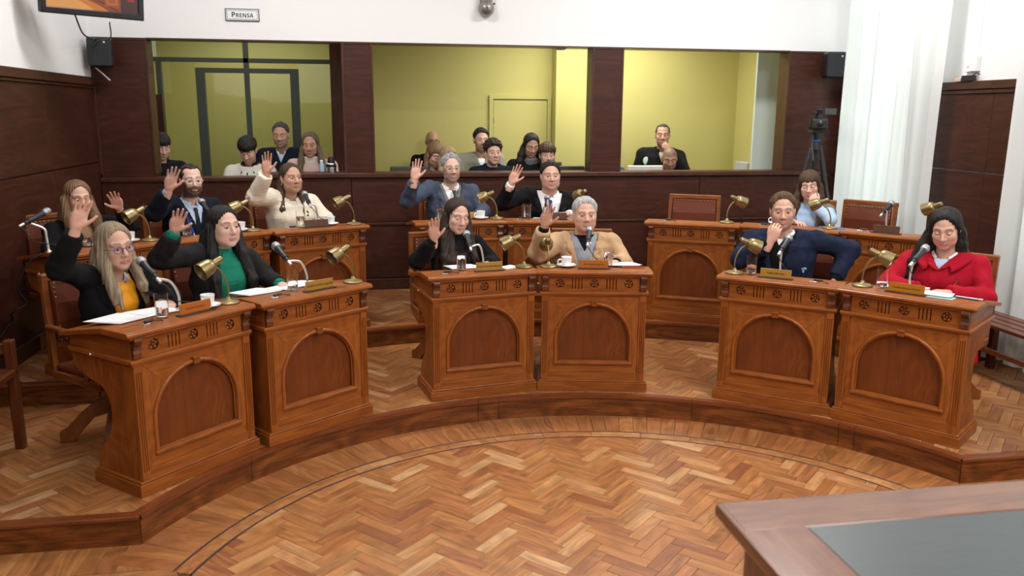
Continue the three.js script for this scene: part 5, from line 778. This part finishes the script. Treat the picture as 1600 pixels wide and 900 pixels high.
gal(-.36, 1.55, -5.95, .2, { label: 'fair haired girl looking down beside the bald man', sd: 26, skin: 'light', nod: .4, yaw: .2, sw: .15, face: { open: .08, jaw: .93 }, wear: [{ name: 'dark_coat', mat: CL.charcoal, off: .022 }], hair: { c: HC_.fairB, long: 1, t: .012, line: .05, fringe: .055, locks: [lockPair(-.085, 1.33, .02, .28, -.02, .06, .026, .02), lockPair(.085, 1.33, .02, .28, .02, .06, .026, .02)] } });
gal(-.24, 1.515, -5.72, .3, { label: 'blonde woman half hidden behind the grey haired man', sd: 27, skin: 'light', nod: .15, sw: .15, face: { open: .5, jaw: .93 }, wear: [{ name: 'brown_coat', mat: CL.olive, off: .022 }], hair: { c: HC_.blond, long: 1, t: .012, line: .068, locks: [lockPair(-.075, 1.3, .04, .28, -.02, .1, .032, .02), lockPair(.075, 1.3, .04, .28, .02, .1, .03, .02)] } });
gal(.17, 1.69, -6.25, .05, { label: 'young man with dark hair in olive jacket', sd: 28, skin: 'light', sw: .2, build: 1.1, face: { open: .7, beard: { c: [.05, .035, .03], k: .5 }, brow: [.02, .015, .012] }, wear: [{ name: 'white_shirt', mat: CL.white, off: .0, arms: false, neck: .06 }, { name: 'olive_jacket', mat: CL.olive, off: .03, v: { top: .04, bot: -.15, w: .06 } }], collars: [{ h: .04, mat: CL.olive, gap: .5, r: .066 }], hair: { c: HC_.blackH, t: .016, line: .068 } });
gal(.24, 1.575, -5.78, .05, { label: 'curly haired young man in dark hooded jacket', sd: 29, skin: 'fair', yaw: .1, face: { open: .8, brow: [.03, .02, .015] }, wear: [{ name: 'hooded_jacket', mat: CL.navy, off: .03 }], collars: [{ name: 'hood', h: .05, mat: CL.navy, gap: .35, r: .075, drop: .03 }], hair: { c: HC_.darkB, t: .026, line: .058, curl: .016, str: .001 } });
gal(.67, 1.645, -5.95, -.05, { label: 'woman with long black hair, dark coat and checked scarf looking down', sd: 30, skin: 'mid', nod: .35, yaw: .1, face: { open: .08, jaw: .95 }, wear: [{ name: 'black_coat', mat: CL.black, off: .028 }, { name: 'checked_scarf', mat: CL.plaid, off: -.05, arms: false, high: .05, hw: .04, fold: .014 }], pins: [{ name: 'name_badge', x: .02, y: -.14, mat: M.paper, geo: box(.055, .06, .004) }], hair: { c: HC_.blackH, long: 1, t: .012, line: .07, locks: [lockPair(-.075, 1.42, .03, .2, -.06, .03, .04, .03), lockPair(.075, 1.42, .03, .2, .03, .03, .035, .03)] } });
gal(.82, 1.545, -5.72, -.05, { label: 'boy with tousled brown hair behind the man in black suit', sd: 31, skin: 'fair', sw: .15, face: { open: .7, jaw: .95 }, wear: [{ name: 'dark_jacket', mat: CL.black, off: .022 }], hair: { c: HC_.brown, t: .02, line: .055, fringe: .038, curl: .006 } });
gal(1.4, 1.56, -5.8, -.1, { label: 'person in blue jacket mostly hidden behind the gallery post', sd: 32, skin: 'mid', sw: .22, build: 1.15, nod: .4, face: { open: .1 }, wear: [{ name: 'blue_jacket', mat: CL.jeanJ, off: .03 }], hair: { c: HC_.blackH, t: .012 } });
gal(2.24, 1.745, -6.25, -.3, { label: 'man in black jacket with green shoulder patch, hand over mouth', sd: 33, skin: 'mid', sw: .205, build: 1.12, face: { open: .5, brow: [.03, .02, .015] }, L: { S: [.19, 1.31, 0], E: [.26, 1.12, .24], W: [.07, 1.385, .26], dir: [-.5, .6, -.05], nor: [-.2, 0, -1], pose: 'fist' }, R: { E: [-.27, 1.1, .02], W: [-.1, 1.05, .2] }, wear: [{ name: 'shirt', mat: CL.creamS, off: .0, arms: false, neck: .06 }, { name: 'black_jacket', mat: CL.black, off: .03, v: { top: .04, bot: -.12, w: .055, seam: 1 } }], collars: [{ h: .04, mat: CL.black, gap: .4, r: .066 }], pins: [{ name: 'shoulder_patch', x: -.17, y: -.1, mat: std([.5, .75, .55]), geo: sph(.042, 0, 0, 0, 12, 8).scale(.9, 1.1, .12) }], hair: { c: [.06, .05, .045], t: .007, line: .074, recede: 1 } });
gal(2.18, 1.505, -5.72, -.25, { label: 'shaven headed man in dark jacket looking down', sd: 34, skin: 'tan', nod: .3, face: { open: .1, buzz: [.16, .1, .07], brow: [.02, .015, .012] }, wear: [{ name: 'dark_jacket', mat: CL.black, off: .024 }], collars: [{ h: .04, mat: CL.black, gap: .4, r: .064 }] });
{ const p = loc('B', -.52, 0, -.38), t = thing('pen', 'blue pen held in the raised hand of the green turtleneck woman', 'pen', [0, 0, 0]); const a = V(...loc('B', -.515, 1.29, -.46)), b = V(...loc('B', -.475, 1.17, -.455)); const d = b.clone().sub(a), L = d.length(); t.position.copy(a.clone().add(b).multiplyScalar(.5)); t.quaternion.setFromUnitVectors(V(0, 1, 0), d.clone().normalize().negate()); part(t, 'barrel', cyl(.0042, .0042, L, 0, -L / 2, 0, 10), std([.02, .06, .5])); part(t, 'tip', cyl(.001, .004, .02, 0, -L / 2 - .02, 0, 10), M.white); }

// ---------- fittings round the room ----------
{ // television hung near the corner
  const a = 40 * D2R, t = thing('television', 'black flat television showing orange brown picture, hung over the left corner', 'television', [-2.95, 2.64, -3.875], a), W = .365, Hh = .43, tl = .1;
  const R = g => g.rotateX(tl);
  part(t, 'casing', R(merge(rbx(-W, W, 0, Hh, -.05, -.012, .012, 3), rbx(-W, W, 0, .045, -.03, .004, .008), rbx(-W, W, Hh - .035, Hh, -.03, .004, .008), rbx(-W, -W + .04, .03, Hh - .02, -.03, .004, .006), rbx(W - .04, W, .03, Hh - .02, -.03, .004, .006))), M.blackG);
  const c = document.createElement('canvas'); c.width = 512; c.height = 288; const x = c.getContext('2d');
  x.fillStyle = '#8a3a12'; x.fillRect(0, 0, 512, 288); x.fillStyle = '#c9742c'; x.beginPath(); x.moveTo(0, 288); x.lineTo(0, 190); x.bezierCurveTo(120, 200, 260, 230, 340, 288); x.fill(); x.fillStyle = '#e09a52'; x.beginPath(); x.moveTo(0, 260); x.lineTo(0, 205); x.bezierCurveTo(110, 214, 200, 240, 260, 288); x.lineTo(0, 288); x.fill();
  x.strokeStyle = '#5a1f08'; x.lineWidth = 8; x.beginPath(); x.moveTo(0, 180); x.bezierCurveTo(150, 190, 290, 220, 400, 288); x.stroke(); x.fillStyle = '#a34a1a'; for (const [p, q, w, h] of [[210, 120, 90, 110], [320, 130, 80, 130]]) { x.fillRect(p, q, w, h); x.strokeStyle = '#d98a4a'; x.lineWidth = 3; x.strokeRect(p + 14, q + 24, w - 28, h - 40); }
  x.fillStyle = '#3a0d0a'; x.fillRect(410, 120, 102, 168); x.fillStyle = '#9a1420'; x.fillRect(450, 150, 40, 70); x.fillStyle = '#5e2410'; x.fillRect(0, 0, 512, 120);
  const tx = new THREE.CanvasTexture(c); tx.colorSpace = THREE.SRGBColorSpace;
  part(t, 'screen', R(new THREE.PlaneGeometry(W * 2 - .08, Hh - .08).translate(0, Hh / 2 + .005, -.008)), new THREE.MeshStandardMaterial({ color: C(.02, .02, .02), roughness: .2, emissive: C(1, 1, 1), emissiveMap: tx, emissiveIntensity: .9 }));
  part(t, 'bracket', merge(box(.16, .16, .02, 0, .22, -.07), tube([[0, .22, -.07], [-.1, .22, -.18], [-.22, .2, -.26]], .02, 12, 8)), M.black);
}
{ const m = new THREE.Mesh(merge(tube([[-3.12, 2.66, -4.0], [-3.17, 2.56, -4.3], [-3.22, 2.55, -4.7], [-3.3, 2.56, -5.05], [-3.38, 2.45, -5.2]], .006, 40, 6), tube([[-2.9, 2.62, -4.05], [-3.0, 2.54, -4.4], [-3.2, 2.54, -4.8], [-3.36, 2.5, -5.15]], .005, 40, 6)), M.black); m.name = 'television_cable'; scene.add(tag(m, 'dark cables drooping from the television to the corner speaker', 'cable')); }
{ const m = new THREE.Mesh(tube([[-3.38, 2.62, -5.21], [-3.405, 2.5, -5.2], [-3.38, 2.38, -5.18], [-3.3, 2.29, -5.19], [-3.26, 2.24, -5.225]], .007, 30, 8), M.white); m.name = 'white_cable'; scene.add(tag(m, 'white cable looping beside the left corner speaker', 'cable')); }
for (const [x, r, lab] of [[-3.27, .12, 'black wall speaker with rounded corners in the left corner'], [3.55, -.12, 'black wall speaker with rounded corners near the curtain']]) {
  const t = thing('wall_speaker', lab, 'speaker', [x, 2.345, -5.02], r, 'wall speakers');
  part(t, 'cabinet', rbx(-.098, .098, 0, .25, -.14, .0, .03, 4), M.black); part(t, 'grille', rbx(-.09, .09, .008, .242, -.01, .008, .026, 4), std([.022, .024, .028], { roughness: .8, bumpMap: clothN, bumpScale: .002 })); part(t, 'badge', box(.016, .016, .002, .045, .205, .0085), M.silver);
  part(t, 'bracket', merge(box(.05, .08, .01, 0, .12, -.222), tube([[0, .12, -.218], [0, .12, -.13]], .012, 6, 8)), M.black);
}
{ const t = thing('wall_sign', 'white framed PRENSA sign on the white wall', 'sign', [-2.107, 2.768, -5.25]);
  part(t, 'frame', rbx(-.147, .147, 0, .108, .001, .012, .003), std([.12, .12, .14], { roughness: .4 })); part(t, 'board', rbx(-.138, .138, .009, .099, .002, .0135, .002), M.white);
  const c = document.createElement('canvas'); c.width = 512; c.height = 168; const x = c.getContext('2d'); x.fillStyle = '#e9edf0'; x.fillRect(0, 0, 512, 168); x.strokeStyle = '#20242c'; x.lineWidth = 6; x.strokeRect(14, 14, 484, 140); x.fillStyle = '#14181f'; x.textBaseline = 'alphabetic'; x.textAlign = 'left'; x.font = 'bold 118px sans-serif'; let w0 = x.measureText('P').width; x.font = 'bold 92px sans-serif'; const w1 = x.measureText('RENSA').width, sx = (512 - w0 - w1) / 2; x.fillText('RENSA', sx + w0, 124); x.font = 'bold 118px sans-serif'; x.fillText('P', sx, 124);
  const tx = new THREE.CanvasTexture(c); tx.colorSpace = THREE.SRGBColorSpace; part(t, 'lettering', new THREE.PlaneGeometry(.272, .088).translate(0, .054, .0142), new THREE.MeshStandardMaterial({ map: tx, roughness: .4 })); }
{ const t = thing('alarm_bell', 'round grey metal alarm bell on the white wall', 'bell', [.083, 2.86, -5.25]);
  part(t, 'gong', lathe([[0, .075], [.02, .074], [.045, .062], [.062, .038], [.072, .012], [.074, 0], [.07, .002], [.055, .04], [0, .06]], 28).rotateX(Math.PI / 2).translate(0, .07, .04), std([.3, .28, .25], { metalness: .7, roughness: .4 })); part(t, 'box', rbx(-.055, .055, .08, .2, 0, .06, .008), std([.2, .19, .18], { metalness: .5, roughness: .5 })); part(t, 'bolt', cyl(.008, .008, .012, 0, 0, 0, 10).rotateX(Math.PI / 2).translate(0, .07, .112), M.gunmetal); part(t, 'side_lug', box(.02, .014, .02, .075, .115, .03), M.gunmetal); }
{ // tripod, then the camcorder on it
  const X = 3.3, Z = -4.85, t = thing('camera_tripod', 'black video tripod with blue collar beside the curtain', 'tripod', [X, P2, Z]), top = 1.38;
  for (let i = 0; i < 3; i++) { const a = i * 2.094 + .55, dx = Math.sin(a), dz = Math.cos(a); const l = part(t, 'leg', merge(tube([[dx * .05, top, dz * .05], [dx * .2, .75, dz * .2]], .016, 4, 10), tube([[dx * .2, .8, dz * .2], [dx * .36, .02, dz * .36]], .011, 4, 8)), M.gunmetal); part(l, 'leg_grip', tube([[dx * .075, top - .12, dz * .075], [dx * .12, top - .32, dz * .12]], .023, 4, 10), M.black); part(l, 'rubber_foot', sph(.018, dx * .362, .018, dz * .362, 10, 8), M.black); }
  part(t, 'crown', merge(cyl(.06, .055, .05, 0, top - .02, 0), cyl(.02, .02, .3, 0, top - .32, 0)), M.black); part(t, 'blue_collar', cyl(.034, .034, .04, 0, top + .045, 0), std([.02, .12, .6], { roughness: .4 })); part(t, 'fluid_head', merge(cyl(.045, .04, .03, 0, top + .03, 0), cyl(.045, .05, .06, 0, top + .08, 0), rbx(-.075, .075, top + .14, top + .165, -.05, .05, .006)), M.black);
  part(t, 'pan_handle', tube([[-.05, top + .13, .03], [-.1, top + .05, .1], [-.13, top - .12, .2]], .009, 12, 8), M.black);
  const c = thing('video_camera', 'black professional camcorder with side screen on the tripod', 'camera', [X, P2 + top + .165, Z], -.35);
  part(c, 'camera_body', merge(rbx(-.055, .06, .005, .12, -.16, .06, .012, 3), rbx(-.075, -.05, .02, .1, -.1, .0, .01)), M.black); part(c, 'lens_hood', merge(rbx(-.07, .07, .012, .115, .1, .15, .02, 3), cyl(.048, .052, .06, 0, 0, 0, 22).rotateX(Math.PI / 2).translate(0, .064, .05)), M.black); part(c, 'lens', lathe([[0, .006], [.02, .004], [.036, 0]], 24).rotateX(Math.PI / 2).translate(0, .064, .151), M.blackG); part(c, 'lens_ring', new THREE.TorusGeometry(.038, .003, 8, 26).translate(0, .064, .152), M.gunmetal);
  part(c, 'top_handle', merge(rbx(-.02, .02, .165, .19, -.12, .1, .008), rbx(-.018, .018, .11, .17, .06, .09, .006), rbx(-.018, .018, .11, .17, -.12, -.09, .006), rbx(-.03, .02, .185, .205, .05, .12, .006)), M.black); part(c, 'microphone_barrel', cyl(.014, .014, .16, 0, 0, 0, 14).rotateX(Math.PI / 2).translate(-.05, .17, -.02), M.black); part(c, 'side_screen', rbx(.045, .155, .15, .21, .04, .055, .004), std([.05, .055, .06], { roughness: .4 })); part(c, 'cable', tube([[.06, .05, .0], [.1, -.02, .03], [.08, -.12, .02], [.03, -.17, 0]], .004, 18, 6), M.black);
}
// curtains
function curtain(lab, z0, z1, y0, y1, ph, folds, amp) {
  const NU = 180, NV = 30, P = [], U = [], I = []; const off = v => .03 * Math.sin(v * 3);
  for (let j = 0; j <= NV; j++) for (let i = 0; i <= NU; i++) { const u = i / NU, v = j / NV, a = u * folds * 6.283 + ph + .6 * Math.sin(u * 9 + v * 1.3 + ph), gather = 1 - .05 * Math.sin(v * 2.4); const zz = lerp(z0, z1, .5 + (u - .5) * gather) + .012 * Math.sin(a * 1.0 + 1.4); P.push(3.6 + amp * (Math.sin(a) + .3 * Math.sin(2.3 * a + v)) * (.75 + .25 * v) + .012 * Math.sin(v * 5 + u * 20), lerp(y1, y0, v), zz); U.push(u * (z1 - z0) * 1.6, v * (y1 - y0)); }
  for (let j = 0; j < NV; j++) for (let i = 0; i < NU; i++) { const a = j * (NU + 1) + i, b = a + NU + 1; I.push(a, b, a + 1, b, b + 1, a + 1); }
  const g = new THREE.BufferGeometry(); g.setAttribute('position', new THREE.Float32BufferAttribute(P, 3)); g.setAttribute('uv', new THREE.Float32BufferAttribute(U, 2)); g.setIndex(I); g.computeVertexNormals();
  const t = thing('curtain', lab, 'curtain', [0, 0, 0]); part(t, 'drape', g, M.curtain); part(t, 'curtain_rail', bx(3.57, 3.64, y1, y1 + .03, z0 - .05, z1 + .05), M.white);
}
curtain('long white curtain hanging beside the tripod', -5.02, -3.47, .33, 4.3, .4, 7, .042); curtain('long white curtain hanging behind the slatted bench', -2.74, -.8, .18, 4.3, 2.1, 9, .042);
{ const t = thing('switch_box', 'white switch box with conduit above the right panelling', 'switch', [XR, 2.27, -3.37]);
  part(t, 'plate', rbx(-.03, 0, .06, .17, -.1, -.02, .004), M.white); part(t, 'cover', rbx(-.045, 0, .06, .18, -.018, .05, .006), M.white); part(t, 'conduit', bx(-.022, 0, .18, 2.2, .005, .027), M.white); part(t, 'rocker', rbx(-.036, -.028, .1, .125, -.075, -.05, .002), M.white); }
{ const t = thing('alarm_module', 'small black device with pale tab on the panelling cap', 'device', [3.75, 2.255, -3.38]); part(t, 'module', rbx(-.03, .03, 0, .045, -.05, .05, .004), M.black); part(t, 'tab', rbx(-.032, .02, 0, .03, -.12, -.055, .004), std([.6, .4, .3])); part(t, 'lead', tube([[0, .04, .04], [.01, .06, .06], [.02, .05, .1]], .004, 10, 6), M.black); }
{ // slatted bench in front of the curtain
  const t = thing('slatted_bench', 'dark slatted wooden bench along the curtain', 'bench', [3.33, P1, -2.55]);
  for (let i = 0; i < 4; i++) part(t, 'slat', guv(rbx(-.14 + i * .09, -.065 + i * .09, .395, .42, 0, 1.85, .006), 'z'), M.oakDark);
  for (const z of [.06, 1.75]) part(t, 'leg_frame', guv(merge(rbx(-.12, -.07, 0, .395, z, z + .05, .004), rbx(.14, .19, 0, .395, z, z + .05, .004), rbx(-.12, .19, .35, .394, z + .005, z + .045, .004)), 'y'), M.oakDark);
  part(t, 'stretcher', guv(rbx(-.11, -.08, .2, .235, .1, 1.76, .004), 'z'), M.oakDark); part(t, 'armrest', guv(rbx(-.14, .2, .42, .475, -.04, .03, .01), 'x'), M.chair);
}
function radiator(lab, pos, turn, n, h) { const t = thing('radiator', lab, 'radiator', pos, turn); for (let i = 0; i < n; i++) part(t, 'fin', rbx(-.02 + i * .05, .018 + i * .05, .03, h, -.05, .05, .015, 2), std([.5, .51, .52], { roughness: .5 })); part(t, 'pipe', cyl(.014, .014, n * .05, 0, 0, 0, 10).rotateZ(-Math.PI / 2).translate(-.03, .08, 0), std([.5, .51, .52])); part(t, 'feet', merge(bx(-.015, .015, 0, .05, -.03, .03), bx(n * .05 - .06, n * .05 - .03, 0, .05, -.03, .03)), M.gunmetal); }
radiator('pale column radiator on the yellow gallery wall', [3.33, GF + .62, -6.35], Math.PI / 2, 7, .62); radiator('grey column radiator under the slatted bench', [3.62, P1, -.75], Math.PI / 2, 26, .34);
{ const t = thing('wall_shelf', 'narrow bracket shelf carrying the gallery radiator', 'shelf', [3.33, GF, -6.35]); part(t, 'board', bx(-.09, .09, .59, .62, -.35, .06), M.white); part(t, 'support', bx(-.04, .04, 0, .59, -.2, -.1), M.white); }
{ const t = thing('ceiling_sensor', 'small white dome sensor under the gallery lintel', 'sensor', [.83, 2.61, -5.36]); part(t, 'dome', lathe([[0, -.03], [.04, -.026], [.065, -.012], [.07, 0], [0, 0]], 22), std([.5, .48, .48], { roughness: .5 })); part(t, 'ring', cyl(.072, .072, .004, 0, -.004, 0, 22), M.white); }
// gallery ledge things and chairs
{ const z = -5.34; const t = thing('vacuum_flask', 'steel vacuum flask with black cap on the gallery ledge', 'flask', [-1.385, 1.42, z]); part(t, 'flask_body', lathe([[0, 0], [.045, 0], [.047, .004], [.047, .07], [.04, .082], [.036, .09], [0, .09]], 22), M.chrome); part(t, 'band', cyl(.0485, .0485, .025, 0, .05, 0, 22), M.black); part(t, 'cap', merge(cyl(.036, .032, .04, 0, .09, 0, 20), cyl(.02, .016, .016, 0, .13, 0, 16)), M.black); part(t, 'red_button', sph(.008, -.02, .142, .01, 10, 8), std([.5, .01, .02]));
  const b = thing('water_bottle', 'pale blue bottle beside the vacuum flask', 'bottle', [-1.475, 1.42, z]); part(b, 'bottle_body', lathe([[0, 0], [.025, 0], [.027, .01], [.026, .07], [.014, .09], [.013, .1], [0, .1]], 18), std([.3, .4, .48], { roughness: .25 })); part(b, 'cap', cyl(.014, .014, .015, 0, .1, 0, 14), M.white); }
for (const [x, z, c, lab] of [[-.62, -5.85, [.05, .045, .04], 'dark gallery chair back beside the fair haired girl'], [1.02, -5.85, [.08, .06, .05], 'brown gallery chair back beside the tousled boy'], [1.9, -5.85, [.7, .68, .62], 'white gallery chair back before the man in black jacket'], [.95, -6.6, [.08, .06, .05], 'brown gallery chair by the yellow door']]) {
  const t = thing('gallery_chair', lab, 'chair', [x, GF, z], 0, 'gallery chairs'), m = std(c, { roughness: .5 }); const H = 1.24;
  part(t, 'backrest', merge(rbx(-.2, .2, H - .3, H, -.02, .01, .014, 3)), m); part(t, 'seat', rbx(-.2, .2, .5, .54, .02, .42, .015, 3), m); for (const s of [-1, 1]) { part(t, 'leg', tube([[s * .18, H - .28, -.01], [s * .18, .5, 0], [s * .19, .012, -.04]], .012, 12, 8), M.gunmetal); part(t, 'leg', tube([[s * .18, .5, .38], [s * .19, .012, .4]], .012, 6, 8), M.gunmetal); } }
{ // presiding desk in the foreground
  const x0 = -.135, z0 = .855, y = .95, t = thing('presiding_desk', 'large wooden desk with dark leather inlaid top', 'desk', [x0, 0, z0]), w = 2.7, d = 1.0;
  part(t, 'top_edge', guv(rbx(0, .185, y - .035, y, .002, d, .008), 'z'), M.pres); part(t, 'top_edge', guv(rbx(w - .185, w, y - .035, y, .002, d, .008), 'z'), M.pres); part(t, 'top_edge', guv(rbx(.01, w - .01, y - .035, y + .0008, 0, .165, .008), 'x'), M.pres); part(t, 'top_edge', guv(rbx(.186, w - .186, y - .035, y, d - .17, d, .008), 'x'), M.pres);
  part(t, 'edge_moulding', guv(merge(rbx(.018, w - .018, y - .06, y - .034, .018, d - .018, .01)), 'x'), M.pres); part(t, 'leather_inlay', rbx(.184, w - .184, y - .03, y - .0015, .164, d - .168, .002, 1), M.leatherTop);
  for (const xx of [.06, w - .56]) { part(t, 'pedestal', guv(rbx(xx, xx + .5, 0, y - .06, .07, d - .07, .006), 'y'), M.pres); } part(t, 'modesty_panel', guv(rbx(.56, w - .56, .1, y - .06, .1, .13, .004), 'x'), M.pres);
}
{ const t = thing('side_chair', 'dark wooden chair edge at the left platform', 'chair', [-3.17, P1, -1.72], 0); part(t, 'seat', guv(rbx(-.22, .22, .42, .46, -.2, .22, .01), 'x'), M.oakDark); part(t, 'back_post', guv(rbx(-.22, -.17, 0, .62, -.22, -.17, .008), 'y'), M.oakDark); part(t, 'back_post', guv(rbx(.17, .22, 0, .62, -.22, -.17, .008), 'y'), M.oakDark); part(t, 'back_rail', guv(rbx(-.17, .17, .54, .6, -.21, -.18, .006), 'x'), M.oakDark); for (const s of [-1, 1]) part(t, 'leg', guv(rbx(s * .195 - .022, s * .195 + .022, 0, .42, .17, .21, .005), 'y'), M.oakDark); }
{ const m = new THREE.Mesh(tube([...[[-.36, .815, -.2], [-.43, .78, -.24], [-.5, .6, -.3], [-.46, .5, -.3], [-.52, .45, -.35]].map(p => loc('P3', ...p)), [-3.37, .62, -2.95], [-3.39, .5, -2.6], [-3.39, .42, -2.2]], .006, 60, 6), M.black); m.name = 'floor_cable'; scene.add(tag(m, 'dark cable running from the rear desk down the left wall', 'cable')); }
scene.traverse(o => { if (o.isMesh) { o.castShadow = true; o.receiveShadow = true; } });
renderer.render(scene, camera);
